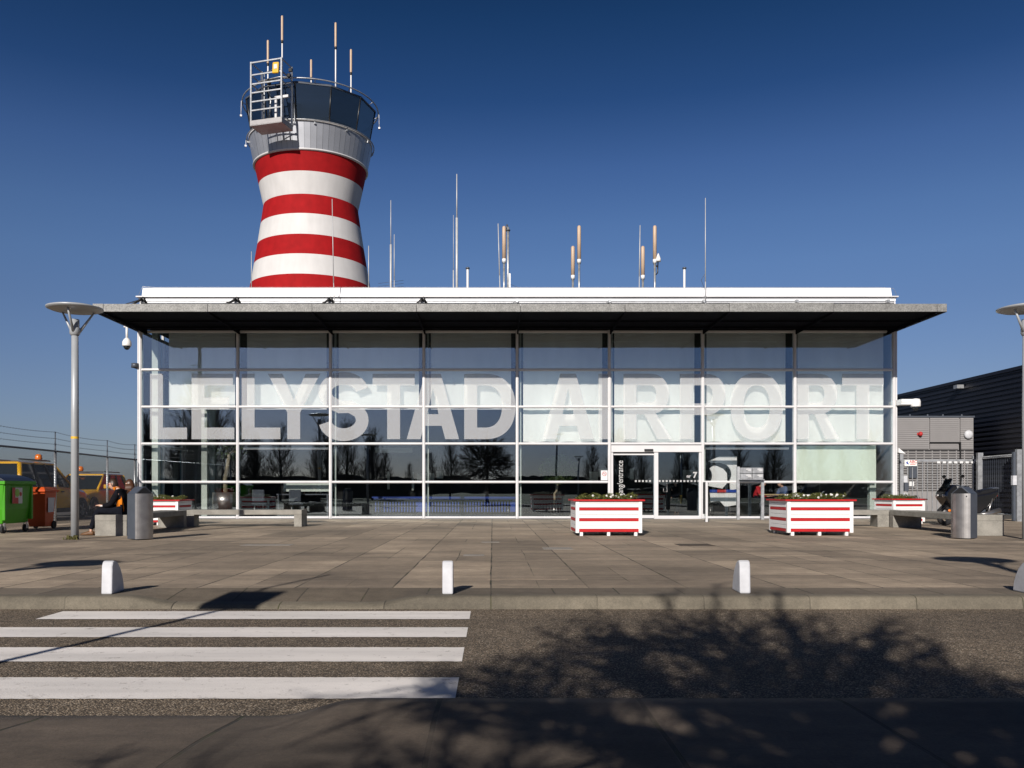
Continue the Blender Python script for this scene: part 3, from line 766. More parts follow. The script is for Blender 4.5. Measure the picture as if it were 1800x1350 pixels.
# local: x tangential (right seen from outside), y outward is -y
z0,z1=18.95,22.1; hx=.84; y0,y1=-.5,.5
seg=[]
for x in (-hx,hx):
    for y in (y0,y1): seg.append(((x,y,z0),(x,y,z1)))
b=MB()
for a_,c_ in seg: b.obox(((a_[0]+c_[0])/2,a_[1],(z0+z1)/2),(.075,.075,z1-z0))
b.build('cage_post',M['steel'],cg)
b=MB()
for k,z in enumerate((19.7,20.13,20.57,21.0,21.45,22.06)):
    b.obox((0,y0,z),(2*hx,.05,.06)); 
    for x in (-hx,hx):
        if k>2 : b.obox((x,0,z),(.05,1.0,.05))
b.build('cage_bar',M['steel'],cg)
b=MB(); b.box(-hx-.04,hx+.04,y0-.05,y1+.05,z0-.02,z0+.02); b.box(-hx-.04,hx+.04,y0-.05,y0-.02,z0,z0+.24); b.box(hx+.01,hx+.04,y0,y1,z0,z0+.24); b.box(-hx-.04,-hx-.01,y0,y1,z0,z0+.24); b.build('cage_floor',[mat('cage_plate',(.34,.33,.33),.5,.3,.1,6)],cg)
b=MB(); b.tube([(hx,y1,z0+.1),(hx+.05,y1+.2,z0+.6),(hx-.05,y1+.1,21.5)],.035,6); b.tube([(-.25,y0+.2,z0),(-.25,y0+.25,21.6),(-.1,.3,22.0)],.03,6)
b.tube([(-.1,y0+.2,19.3),(hx,.2,19.45)],.03,6); b.tube([(-.35,.2,21.4),(-.2,.25,20.4),(-.28,.2,19.4)],.04,6)
b.tube([(-hx,.1,21.4),(.3,.2,21.55),(hx,.3,21.5)],.035,6); b.build('cage_ladder_pipe',M['steel'],cg)
b=MB(); b.box(.05,.16,.2,.3,19.0,20.6); b.box(.05,.8,.2,.3,20.5,20.62); b.box(.42,.5,.2,.28,19.0,20.5); b.build('cage_hatch_frame',M['alu'],cg)
b=MB(); b.box(-.35,-.2,.1,.3,21.25,21.5); b.box(.85,1.0,.0,.15,21.4,21.55); b.box(.88,1.05,.1,.2,21.7,21.85); b.build('winch',M['black'],cg)
b=MB(); b.obox((.58,y0-.1,21.58),(.34,.12,.55),(0,R(4),0)); b.build('life_buoy_box',M['yel'],cg,bevel=.05)
b=MB(); b.obox((.60,y0-.17,21.62),(.17,.01,.22)); b.build('box_label',M['paper'],cg)
# antennas on the cab roof
def cab_ant(px,ytop,yb,D,label,whip=False):
    X=wx(px,D); zt=wz(ytop,D); zm=wz(yb,D); t=thing('rod_antenna',label,'antenna',(X,D,21.6),0,'rod antennas')
    b=MB(); b.lathe([(.055,zm-21.6),(.06,zm-21.55),(.06,zt-21.65),(.045,zt-21.6),(0,zt-21.58)],12); b.build('radome',M['beige'],t)
    b=MB(); b.lathe([(.062,zm-21.72),(.062,zm-21.6)],10); b.build('collar',M['black'],t)
    b=MB(); b.tube([(0,0,0),(0,0,zm-21.66)],.036,8); b.build('mast',M['white'],t)
cab_ant(471,71,112,45,'beige rod antenna on a white mast behind the left part of the tower cage')
cab_ant(496,28,72,44.6,'tallest beige rod antenna, rising above the cage on the tower')
cab_ant(547,105,137,48,'short beige rod antenna at the middle of the tower cab roof')
cab_ant(590,40,83,45.6,'tall beige rod antenna on a white mast right of the middle of the tower roof')
cab_ant(617,87,128,46.2,'beige rod antenna standing furthest right on the tower roof')
# ------------------------------------------------------------------ antennas on the terminal roof
def roof_rod(px,yt,yb,label,D=34,r=.075,cone=False):
    X=wx(px,D); zt=wz(yt,D)-7.86; zm=wz(yb,D)-7.86; t=thing('rod_antenna',label,'antenna',(X,D,7.86),0,'rod antennas')
    b=MB(); b.lathe([(r,zm),(r,zt-.06),(r*.7,zt),(0,zt+.02)],12); b.build('radome',M['beige'],t)
    b=MB(); b.lathe([(r*1.05,zm-.14),(r*1.05,zm)],12); b.build('collar',M['white'],t)
    b=MB(); b.tube([(0,0,0),(0,0,zm-.1)],.045,8); b.lathe([(r*.9,zm-.18),(r*.9,zm-.14)],10); b.build('mast',M['steel'],t)
    if cone:
        b=MB(); b.lathe([(.10,zm-.1),(.10,zm+.0),(.02,zm+.22),(0,zm+.23)],12,c=(.13,-.05,0)); b.build('receiver',M['white'],t)
        b=MB(); b.tube([(.12,-.05,zm-.1),(.10,-.04,zm-.55),(0,0,zm-.65)],.025,6); b.tube([(-.02,0,zm-.2),(.1,-.04,zm-.3)],.03,6); b.build('cable',M['black'],t)
def whip(px,yt,label,D=34,r0=.03,r1=.012,lean=0,yb=None,ym=None,name='whip_antenna'):
    z0=7.86 if yb is None else wz(yb,D)
    X=wx(px,D); zt=wz(yt,D)-z0; t=thing(name,label,'antenna',(X,D,z0),0,'whip antennas')
    zm=zt*.45 if ym is None else wz(ym,D)-z0
    b=MB(); b.tube([(lean*0,0,0),(lean*.4,0,zm)],r0*.8,8); b.build('mast',M['mast'],t)
    b=MB(); b.tube([(lean*.4,0,zm-.01),(lean,0,zt)],[r1*1.2,r1*.8],6); b.build('rod',M['mast'],t)
    return t
whip(442,442,'thin white whip antenna standing left of the tower shaft',r0=.018,r1=.015)
whip(648,432,'thin white whip antenna standing at the right foot of the tower',r0=.02,r1=.018)
t=whip(588,350,'slim white whip antenna in front of the tower bands',D=28.9,r0=.018,r1=.014,yb=536,ym=497,lean=-.08)
t=whip(687,352,'tall thin mast with a small comb aerial right of the tower',r0=.05,r1=.016,ym=430)
b=MB()
for z in (2.35-1.0,2.6-1.0,2.85-1.0-.0): pass
for dz in (0,.12,.24,.36): 
    b.tube([(-.5,0,1.0+dz*1.0),(.5,.1,1.15+dz)],.006,4)
b.tube([(.0,0,1.1),(.45,0,.85)],.012,5)
for k in range(5): b.tube([(.1+.08*k,-.12,1.12-.06*k),(.1+.08*k,.12,.98-.06*k)],.006,4)
b.build('comb_aerial',M['slate'],t)
whip(693,412,'short thin whip antenna close beside the mast with the comb aerial',r0=.022,r1=.016)
whip(803,306,'tallest white mast at the middle left of the roof',r0=.06,r1=.024,ym=383)
whip(797,378,'thin greenish whip antenna just left of the tallest roof mast',r0=.03,r1=.010,ym=475)
def stub(px,yt,label,D=34):
    X=wx(px,D); zt=wz(yt,D)-7.86; t=thing('vent_pipe',label,'pipe',(X,D,7.86),0,'short capped pipes on the roof')
    b=MB(); b.tube([(0,0,0),(0,0,zt)],.045,8); b.build('pipe',M['white'],t)
    b=MB(); b.lathe([(.07,zt-.05),(.09,zt),(.05,zt+.03)],10); b.build('cap',M['slate'],t)
stub(822,471,'short capped white pipe right of the tallest roof mast')
stub(1203,471,'short capped white pipe between the rod antennas and the tall right whip')
whip(880,393,'slightly leaning thin white whip antenna left of the fat beige rod',lean=-.10,r0=.025,r1=.02)
roof_rod(886,398,455,'beige rod antenna squeezed between a leaning whip and a cluttered mast')
t=thing('cluttered_mast','grey mast covered in brackets, boxes and thin dipoles','antenna mast',(wx(893,34),34,7.86))
zt=wz(395,34)-7.86
b=MB(); b.tube([(0,0,0),(0,0,zt-.1)],.05,8); b.build('mast',M['steel'],t)
b=MB(); b.lathe([(.09,zt-.25),(.09,zt-.2)],8); b.tube([(-.04,0,zt-.2),(-.04,0,zt)],.04,8); b.build('top_cap',M['slate'],t)
b=MB(); b.box(.03,.10,-.05,.05,1.1,1.75); b.box(-.12,-.02,-.05,.05,.85,.95); b.box(-.1,.1,-.06,.06,.3,.36); b.build('bracket_box',M['white'],t)
b=MB(); b.tube([(.04,-.05,1.2),(.08,-.05,.9),(-.05,-.05,.6),(.08,-.05,.3)],.02,5); b.build('cable',M['black'],t)
b=MB(); b.tube([(.1,0,1.32),(.7,0,1.1)],.006,4); b.tube([(.1,0,.72),(.5,0,.5)],.006,4); b.tube([(-.1,0,1.25),(-.55,0,1.1)],.006,4); b.tube([(-.1,0,.6),(-.55,0,.45)],.006,4); b.build('dipole',M['slate'],t)
roof_rod(1007,433,484,'shorter beige rod antenna of the first pair right of the roof middle')
roof_rod(1018,397,456,'taller beige rod antenna of the first pair right of the roof middle')
whip(1123,396,'pale blue-white whip antenna left of the second pair of beige rods',r0=.022,r1=.02,lean=.05)
roof_rod(1130,433,484,'shorter beige rod antenna of the second pair, next to the pale whip')
roof_rod(1151,397,456,'tall beige rod antenna with a white cone receiver and black cable',cone=True)
t=whip(1240,348,'tall slim white whip antenna fixed to the right part of the roof edge',D=28.9,r0=.022,r1=.015,yb=530,ym=495)
b=MB(); b.tube([(0,0,.35),(-.12,.1,.75),(0,0,.95)],.008,4); b.build('stay_wire',M['slate'],t)
tag(MB().lathe([(.09,0),(.10,.12),(.03,.30),(0,.33)],12).build('roof_beacon',M['white'],loc=(wx(681,33),33,7.86)),'small white cone receiver at the roof edge beside the tower','receiver')
# ------------------------------------------------------------------ street lamps
def lamp(loc,label,rot=0):
    t=thing('street_lamp',label,'street lamp',loc,rot,'disc headed street lamps')
    b=MB(); b.lathe([(.076,0),(.074,2.6),(.066,4.12)],20); b.build('pole',M['lamp'],t)
    b=MB(); b.lathe([(.083,4.12),(.083,4.14),(.10,4.15),(.10,4.27),(.085,4.28),(.085,4.44),(.03,4.45)],20); b.build('collar',M['lamp'],t)
    b=MB(); b.lathe([(0,4.60),(.45,4.62),(.53,4.65),(.535,4.675),(.45,4.70),(0,4.73)],40); b.build('disc_shade',M['lamp'],t)
    for k in range(3):
        a=R(35+120*k); ca,sa=math.cos(a),math.sin(a)
        b=MB(); b.tube([(.08*ca,.08*sa,4.19),(.36*ca,.36*sa,4.62)],[.03,.018],6); b.build('strut',M['lamp'],t)
    return t
L1=lamp((-8.44,17.24,0),'tall grey disc headed lamp post left of the terminal with a yellow band')
b=MB(); b.lathe([(.0765,0),(.0765,.045)],20,cap=False); b.build('yellow_band',M['yel'],L1,loc=(0,0,2.03))
M['shade_in']=M['lamp']
def lampdup(loc,label,rot):
    c=dup(L1,loc,label,rot)
    for ch in list(c.children):
        if ch.name.startswith('yellow_band'): bpy.data.objects.remove(ch)
    return c
lampdup((10.78,17.24,0),'grey disc headed lamp post at the right edge in front of the grey annex',R(50))
lampdup((-8.35,2.0,0),'disc headed lamp post left of the camera casting its shadow on the paving',R(10))
lampdup((4.2,2.6,0),'disc headed lamp post right of the camera casting its shadow on the paving',R(80))
bpy.data.objects.remove(bpy.data.objects[-1]) if False else None
lampdup((9,-31,-.1),'distant disc headed lamp post mirrored in the glass left of the door',R(20))
lampdup((16.8,-17,-.1),'disc headed lamp post mirrored in the right door leaf',R(70))
# sign post whose shadow crosses the zebra
t=thing('sign_post','tall sign post beside the near kerb, its shadow lying over the crossing','sign post',(-4.35,1.4,0))
b=MB(); b.tube([(0,0,0),(0,0,3.0)],.035,10); b.tube([(0,0,3.0),(0,0,4.2)],.022,8); b.build('pole',M['steel'],t)
b=MB(); b.box(-.28,.28,-.05,-.02,3.08,3.46); b.build('sign_plate',M['steel'],t)
# ------------------------------------------------------------------ bollards
def bollard_mesh():
    b=MB(); 
    pr=[(-.16,0),(-.145,.27),(-.125,.305),(-.10,.318),(-.05,.312),(.01,.285),(.07,.235),(.12,.165),(.155,.085),(.17,0)]
    b.prism(pr,'x',-.052,.052); return b
bo=tag(bollard_mesh().build('kerb_bollard',M['bollard'],bevel=.014,loc=(-3.70,8.31,0)),'leftmost low white bollard at the end of the zebra crossing','bollard','low white kerb bollards')
bo.rotation_euler=(0,0,R(4))
for x,y,rz,l in ((-.435,8.31,R(2),'low white bollard at the right corner of the zebra crossing'),(2.44,8.37,R(-3),'low white bollard before the gap between the two front planters'),(5.19,8.28,R(-3),'low white bollard cut off by the right edge of the picture')):
    c=bo.copy(); COL.objects.link(c); c.location=(x,y,0); c.rotation_euler=(0,0,rz); c['label']=l
# ------------------------------------------------------------------ planters
def planter(loc,label,w,d,h,rot=0,nf=26,seed=1):
    rnd=random.Random(seed)
    t=thing('planter',label,'planter',loc,rot,'red and white striped planters')
    x0,x1=-w/2,w/2; z0=.085; zt=h-.035; pw=.075
    for sx in (x0,x1-pw):
        for sy in (0,d-pw):
            b=MB(); b.box(sx,sx+pw,sy-.012,sy+pw,z0-.02,zt); b.build('corner_post',M['white'],t,bevel=.004)
    n=9; hh=(zt-z0)/n; cols=['w','w','r','w','w','r','w','w','r'][::-1]; g=.003
    redb,whb=MB(),MB()
    pat=[('r',1),('w',1),('w',1),('r',1),('w',1),('w',1),('r',1),('w',1.1),('w',.55)]
    tot=sum(p[1]*(.8 if p[0]=='r' else 1) for p in pat); z=z0
    for cc,k in pat:
        dz=(zt-z0)*k*(.8 if cc=='r' else 1)/tot; tb=redb if cc=='r' else whb
        tb.box(x0+pw,x1-pw,.0,.022,z+g,z+dz-g); tb.box(x0+pw,x1-pw,d-.022,d,z+g,z+dz-g)
        tb.box(x0,x0+.022,pw,d-pw,z+g,z+dz-g); tb.box(x1-.022,x1,pw,d-pw,z+g,z+dz-g); z+=dz
    redb.build('red_board',M['redw'],t,bevel=.002); whb.build('white_board',M['white'],t,bevel=.002)
    b=MB(); b.box(x0+.023,x1-.023,.023,d-.023,z0,zt-.01); b.build('liner',M['black'],t)
    b=MB(); o=.055; b.box(x0-o,x1+o,-o,.06,zt,h); b.box(x0-o,x1+o,d-.06,d+o,zt,h); b.box(x0-o,x0+.06,.06,d-.06,zt,h); b.box(x1-.06,x1+o,.06,d-.06,zt,h)
    b.build('rim',M['redw'],t,bevel=.003)
    for k in (.09,.5,.91):
        for y in (.02,d-.1):
            b=MB(); b.box(x0+w*k-.035,x0+w*k+.03,y,y+.08,0,z0); b.build('foot',M['white'],t)
    b=MB(); b.box(x0+.06,x1-.06,.06,d-.06,h-.08,h-.02); b.build('soil',M['soil'],t)
    b=MB()
    for i in range(int(3200*w*d)):
        x=rnd.uniform(x0+.10,x1-.08); y=rnd.uniform(.08,d-.08); z=h-.03+rnd.random()**.7*(.115+.035*math.sin(x*9+y*4)+.03*math.sin(x*23))
        s=rnd.uniform(.010,.024); a=rnd.random()*6.28; tz=rnd.uniform(-.8,.8)
        dx,dy=math.cos(a)*s,math.sin(a)*s
        b.add([(x-dx,y-dy,z),(x+dy*.5,y-dx*.5,z+s*tz),(x+dx,y+dy,z+s*1.2*tz+s*.4),(x-dy*.5,y+dx*.5,z+s*.3)],[(0,1,2,3)])
    b.build('bedding_plants',M['leaf'],t,recalc=False)['kind']='stuff'
    b=MB(); c2=MB()
    for i in range(nf):
        x=rnd.uniform(x0+.15,x1-.12); y=rnd.uniform(.08,d*.8); z=h+rnd.uniform(.03,.11); r=rnd.uniform(.009,.016)
        for k in range(5):
            a=2*PI*k/5+rnd.random(); cx=x+math.cos(a)*r*.9; cz=z+math.sin(a)*r*.9
            b.add([(cx+r*.8*math.cos(q),y+.006*math.sin(q*2+k),cz+r*.8*math.sin(q)) for q in [j*PI/3 for j in range(6)]],[tuple(range(6))])
        c2.add([(x+r*.35*math.cos(q),y-.008,z+r*.35*math.sin(q)) for q in [j*PI/3 for j in range(6)]],[tuple(range(6))])
    b.build('flowers',M['petal'],t,recalc=False)['kind']='stuff'; c2.build('flower_centres',mat('flower_dark',(.05,.02,.06),.8),t,recalc=False)['kind']='stuff'
    return t
planter((2.52,18.5,0),'red and white striped planter standing before the entrance door',1.44,1.2,.79,seed=3,nf=18)
planter((7.14,18.6,0),'red and white striped planter with dense white flowers right of the letter boxes',1.44,1.22,.79,nf=38,seed=5)
planter((12.2,25.0,0),'smaller striped planter behind the benches near the grey annex',1.0,.95,.74,rot=R(8),nf=3,seed=8)
planter((-9.42,24.0,0),'smaller striped planter behind the left benches near the glass corner',1.15,1.1,.72,nf=10,seed=9)
# ------------------------------------------------------------------ concrete benches
def bench(loc,label,L_,rot=0,w=.68,h=.455,leg=(.2,.2),mit=0,cor=(0,0)):
    t=thing('concrete_bench',label,'bench',loc,rot,'concrete benches in a ring')
    b=MB(); b.prism([(0,0),(L_,0),(L_+cor[1],w),(cor[0],w)],'z',h-.13,h); b.build('seat',M['concrete'],t,bevel=.008)
    for (a,c,c0) in ((0,leg[0],cor[0]),(L_-leg[1],L_,cor[1])):
        b=MB(); b.prism([(a+.001,.003),(c-.001,.003),(c-.001+c0,w-.003),(a+.001+c0,w-.003)],'z',0,h-.131); b.build('leg',M['concrete'],t,bevel=.008)
    return t
bench((-8.30,23.1,0),'long low concrete bench parallel to the glass front, left of the door',3.13,leg=(.22,.21),cor=(-.1,0))
bench((-7.93,18.5,0),'concrete bench running back from the left bin, two people sitting on it',4.3,R(90+3.2),w=.68,leg=(.25,.25))
bench((10.65,22.3,0),'concrete bench parallel to the glass front right of the big planters',0.5,w=.6) if False else None
bench((8.6,22.9,0),'concrete bench parallel to the glass front, right of the flowering planter',2.35,leg=(.22,.62),cor=(0,.1))
bench((11.09,18.5,0),'concrete bench running back from the right bin towards the annex',4.3,R(86.5),w=.74,leg=(.25,.25))
t=thing('concrete_block','rough concrete bench end behind the right bin with a dark shadow stripe','bench',(10.9,18.9,0),0,'concrete benches in a ring') if False else None
# ------------------------------------------------------------------ litter bins
def bin_(loc,label,rot):
    t=thing('litter_bin',label,'litter bin',loc,rot,'steel and slate litter bins')
    w=.19
    b=MB(); b.prism([(-w,-w+.06),(w,-w+.06),(w,w),(-w,w)],'z',.015,.92); b.build('body',M['slate'],t,bevel=.012)
    b=MB(); pts=[]
    for k in range(13):
        u=-1+2*k/12; pts.append((w*u,-w+.055-.075*(1-u*u)))
    b.prism(pts+[(w,-w+.058),(-w,-w+.058)],'z',.02,.925,sm=False); b.build('steel_front',M['stainless'],t)
    b=MB(); b.prism([(-w,.921),(-.03,1.065),(.03,1.065),(w,.921)],'y',-w+.055,w); b.build('hood',M['slate'],t,bevel=.01)
    b=MB(); b.prism([(-w+.04,.93),(-.02,1.045),(.02,1.045),(w-.04,.93)],'y',-w+.04,-w+.056); b.build('opening',M['black'],t)
    b=MB(); b.ball((w-.05,-w+.0,.87),.012,8,6); b.build('lock',M['black'],t)
    b=MB()
    for k in range(4):
        u=-.05-.03*k; z=.70-.13*k
        b.box(u*1-.07,u+.06,-w-.0245+.001,-w-.022,z,z+.02)
    return t
bin_((-7.07,17.15,0),'litter bin with dark side turned to the sun, at the left benches',R(50))
bin_((9.63,17.45,0),'litter bin with bright steel front, before the scooter and right bench',R(-52))
# ------------------------------------------------------------------ letter boxes, posts, cameras
t=thing('letter_boxes','bank of four grey letter boxes on two posts before the glass','letter boxes',(wx(1319,28.7),28.7,0))
hx=.36
for s_ in (-1,1):
    b=MB(); b.box(s_*.41-.045,s_*.41+.045,-.03,.05,0,1.78 if s_<0 else 1.33); b.build('post',M['steel'],t)
for i in range(2):
    for j in range(2):
        b=MB(); b.box(-.36+i*.38,.0+i*.38,-.18,.2,1.36+j*.2,1.54+j*.2); bx_=b.build('box',M['steel'],t,bevel=.006)
        b=MB(); b.box(-.20+i*.38,-.03+i*.38,-.187,-.181,1.475+j*.2,1.50+j*.2); b.box(-.14+i*.38,-.03+i*.38,-.187,-.181,1.43+j*.2,1.452+j*.2); b.build('name_plate',M['paper'],bx_)
b=MB(); b.box(-.40,.42,-.2,.22,1.335,1.355); b.build('tray',M['steel'],t)
t=thing('slim_post','slim steel post with a card reader beside the door','post',(wx(1242,26.5),26.5,0))
b=MB(); b.box(-.035,.035,-.03,.03,0,1.26); b.build('post',M['alu'],t,bevel=.008)
b=MB(); b.box(-.09,.06,.031,.10,.25,1.24); b.build('reader',M['black'],t)
def domecam(loc,label,flip=1):
    t=thing('dome_camera',label,'camera',loc,0,'dome cameras')
    return t
t=domecam((wx(223,29.3),29.3,0),'white dome camera hanging under the left end of the canopy')
b=MB(); b.tube([(-.1,0,6.60),(.45,.0,6.60)],.03,8); b.tube([(0,0,6.6),(0,0,6.2)],.04,10); b.build('bracket',M['white'],t)
b=MB(); b.lathe([(.04,6.22),(.10,6.16),(.145,6.08),(.15,5.97),(.14,5.93)],20); b.build('housing',M['white'],t)
b=MB(); b.lathe([(0,5.80),(.06,5.82),(.10,5.87),(.12,5.93)],20); b.build('dome',M['carglass'],t)
t=domecam((XR+.55,29.0,0),'white dome camera on an arm at the right corner of the terminal')
b=MB(); b.box(-.50,-.05,-.04,.5,3.90,4.08); b.tube([(-.5,0,4.0),(.05,0,4.03)],.06,8); b.build('arm',M['white'],t)
b=MB(); b.lathe([(.05,4.10),(.13,4.08),(.16,4.0),(.16,3.85),(.15,3.82)],20); b.build('housing',M['white'],t)
b=MB(); b.lathe([(0,3.68),(.08,3.71),(.12,3.77),(.13,3.82)],20); b.build('dome',M['carglass'],t)
b=MB(); b.lathe([(.12,5.35),(.13,5.2)],12); b.tube([(0,0,5.25),(.0,.12,5.25)],.08,10); 
tag(b.build('wall_light',M['slate'],loc=(XL-.16,29.35,0)),'small dark round fitting on the left corner frame','wall fitting')
b=MB(); b.prism([(0,-.06),(.24,-.10),(0,.10)],'y',0,.2); tag(b.build('wall_spotlight',M['white'],loc=(XR+.12,29.3,2.34)),'small white wedge lamp on the right corner frame','lamp')
# ------------------------------------------------------------------ grey annex
AD=36.0; A=thing('annex','low grey panelled annex with a louvred lower front','building',((17.0+20.3)/2,AD,0))
ax0,ax1=-3.2,1.66; zt=wz(731,AD)
b=MB(); b.box(ax0,ax1,.06,7,0,zt-.03); b.build('wall',M['greywall'],A)
gx=(wx(1634,AD)-18.65,wx(1687,AD)-18.65)
zb=wz(790,AD)
for (a,c,z0,z1) in ((ax0,gx[0]-.02,zb+.02,zt-.08),(gx[0]+.02,gx[1]-.02,wz(777,AD),zt-.08),(gx[0]+.02,gx[1]-.05,zb+.02,wz(779,AD)),(gx[1]+.03,ax1-.03,zb+.02,zt-.08)):
    b=MB(); n=max(3,int((z1-z0)/.085)); dz=(z1-z0)/n
    for k in range(n): b.box(a,c,.0,.055,z0+k*dz+.006,z0+(k+1)*dz-.006)
    b.build('cladding_panel',M['greywall'],A)
b=MB(); b.box(ax0-.02,ax1+.02,-.02,.2,zt-.07,zt); b.build('roof_trim',M['slate'],A)
for x in (-2.2,-.95,-.2,.45,1.25):
    b=MB(); b.lathe([(.05,zt),(.03,zt+.08),(0,zt+.09)],8,c=(x,.2,0)); b.build('roof_fixing',M['slate'],A)
zl=wz(862,AD)
b=MB(); x=ax0
b.box(ax0,ax1-.03,.03,.055,zl,zb-.02,1)
while x<ax1-.3:
    b.box(x+.02,x+.05,-.01,.03,zl,zb-.05); x+=.34
z=zl+.03
while z<zb-.1:
    b.obox(((ax0+ax1)/2,.005,z),(ax1-ax0-.06,.045,.055),(R(35),0,0)); z+=.105
b.build('louvre_panel',[M['louvre'],M['black']],A)
b=MB(); b.box(gx[1]-.02,gx[1]+.03,-.06,.0,0.3,wz(777,AD)); b.box(gx[0],gx[1],-.05,-.0,wz(778,AD)-.03,wz(778,AD)+.03); b.build('dark_downpipe',M['black'],A)
b=MB(); b.box(-1.12,-.80,-.1,.0,1.5,2.15); b.build('meter_box',M['slate'],A)
b=MB(); b.box(-1.12,-.92,-.1,.0,1.15,1.35); b.build('switch_box',M['paper'],A)
tag(MB().box(-.1,.1,-.03,.0,-.05,.05).ball((0,-.10,0),(.085,.10,.10),16,10).build('alarm_siren',M['wredsign'],loc=(wx(1616,AD),AD-.001,wz(763,AD))),'small red alarm siren on the grey annex wall','alarm')
tag(MB().ball((0,-.04,0),(.185,.10,.185),24,14).build('round_wall_lamp',M['bollard'],loc=(wx(1701,AD),AD-.03,wz(764,AD))),'round white wall lamp on the grey annex','wall lamp')
# ------------------------------------------------------------------ hangar
Hn=thing('hangar','large dark navy corrugated hangar on the right','building',(21.0,36.0,0))
hz=1+.2345*21
b=MB(); prof=[]; z=0.0; p=.20
while z<hz-.25:
    prof+= [(0.0,z),(0.0,z+p*.42),(-.045,z+p*.52),(-.045,z+p*.9)]; z+=p
prof+=[(0,z),(.12,z),(.12,0)]
b.prism([(a,c) for a,c in prof],'y',-12,24); b.build('side_wall',M['navy'],Hn)
b=MB(); b.box(-.09,.3,-12,24,z-.01,hz+.0); b.build('eaves_trim',M['navy'],Hn)
b=MB(); b.box(.13,30,-11.9,24,0,hz-.2); b.build('hall',M['navy'],Hn)
b=MB(); b.obox((-.2,0,0),(.3,.3,.16)); o=b.build('flood_light',M['steel'],Hn); o.location=(0,wx(0,1)*0+21*1500/(1693-866)-36,wz(680,21*1500/(1693-866)))
# ------------------------------------------------------------------ gate and fences
G=thing('gate','galvanised barred gate with spiked top between terminal and hangar','gate',(0,30,0))
gx0,gx1=wx(1581,30),wx(1717,30)
b=MB(); b.box(gx0,gx0+.12,-.05,.05,0,wz(794,30)); b.build('gate_post',M['steel'],G)
b=MB(); b.box(gx1-.16,gx1-.12,-.03,.03,.1,2.2); b.build('end_bar',M['steel'],G)
b=MB(); b.box(gx0+.1,gx1,-.03,.03,wz(810,30)-.03,wz(810,30)+.05); b.box(gx0+.1,gx1-.12,-.03,.03,.12,.2); b.build('rail',M['steel'],G)
b=MB(); x=gx0+.28
while x<gx1-.2: b.box(x-.012,x+.012,-.012,.012,.2,wz(811,30)); x+=.175
b.build('bars',M['steel'],G)
b=MB(); x=wx(1646,30)
while x<gx1-.2: b.box(x,x+.11,-.05,-.032,wz(813,30)-.03,wz(813,30)+.04); x+=.2
b.build('reflector_strip',M['paper'],G)
b=MB(); b.box(gx0+.14,gx0+.28,-.1,.03,.95,1.25); b.build('lock_box',M['slate'],G)
b=MB(); b.box(gx0+.12,gx0+.26,-.08,.03,.3,.9); b.box(gx0+.12,gx0+.24,-.08,.03,1.26,1.5); b.build('lock_plate',M['bollard'],G)
sg=thing('company_sign','small white company sign with red lettering on the gate','sign',(wx(1601,29.9),29.9,wz(814,29.9)))
b=MB(); b.box(-.215,.215,0,.03,-.10,.10); b.build('sign_panel',M['petal'],sg)
text_mesh('ABC',.14,'sign_text',M['wredsign'],sg,(-.05,-.002,.0),off=.002)
b=MB(); b.box(-.03,.17,-.003,-.001,-.05,-.025); b.build('red_line',M['wredsign'],sg)
b=MB(); b.obox((-.12,-.003,.0),(.13,.003,.03),(0,R(40),0)); b.obox((-.12,-.004,.01),(.03,.003,.11),(0,R(20),0)); b.build('emblem',M['blue'],sg)
for X,D,l in ((wx(1722,29.5),29.5,'thick galvanised steel post at the right end of the barred gate'),(wx(1791,27),27.0,'galvanised steel post beside the right lamp post')):
    t=thing('steel_post',l,'post',(X,D,0),0,'galvanised steel posts')
    b=MB(); b.box(-.09,.09,-.06,.06,0,2.28); b.build('post',M['steel'],t)
    if D<28:
        b=MB(); b.box(-.22,-.1,-.06,.05,1.15,1.45); b.build('lock_plate',M['bollard'],t)
        b=MB(); b.box(-.17,-.1,.0,.1,.02,2.2); b.build('stile',M['slate'],t)
t=thing('sliding_gate','horizontal barbed rail between the two galvanised posts','gate',(0,0,0))
p0=Vector((wx(1728,29.4),29.4,0)); p1=Vector((wx(1786,27.1),27.1,0))
b=MB(); b.tube([p0+Vector((0,0,2.08)),p1+Vector((0,0,2.08))],.025,6)
for k in range(40):
    q=p0.lerp(p1,k/39)+Vector((0,0,2.10)); b.tube([q,q+Vector((0,0,.05))],.012,4)
b.build('top_rail',M['steel'],t)
b=MB(); b.tube([p0+Vector((0,0,.2)),p1+Vector((0,0,.2))],.03,6); b.build('bottom_rail',M['steel'],t)
b=MB()
for k in range(17):
    q=p0.lerp(p1,k/16); b.tube([q+Vector((0,0,.2)),q+Vector((0,0,2.08))],.008,4)
b.build('bars',M['slate'],t)
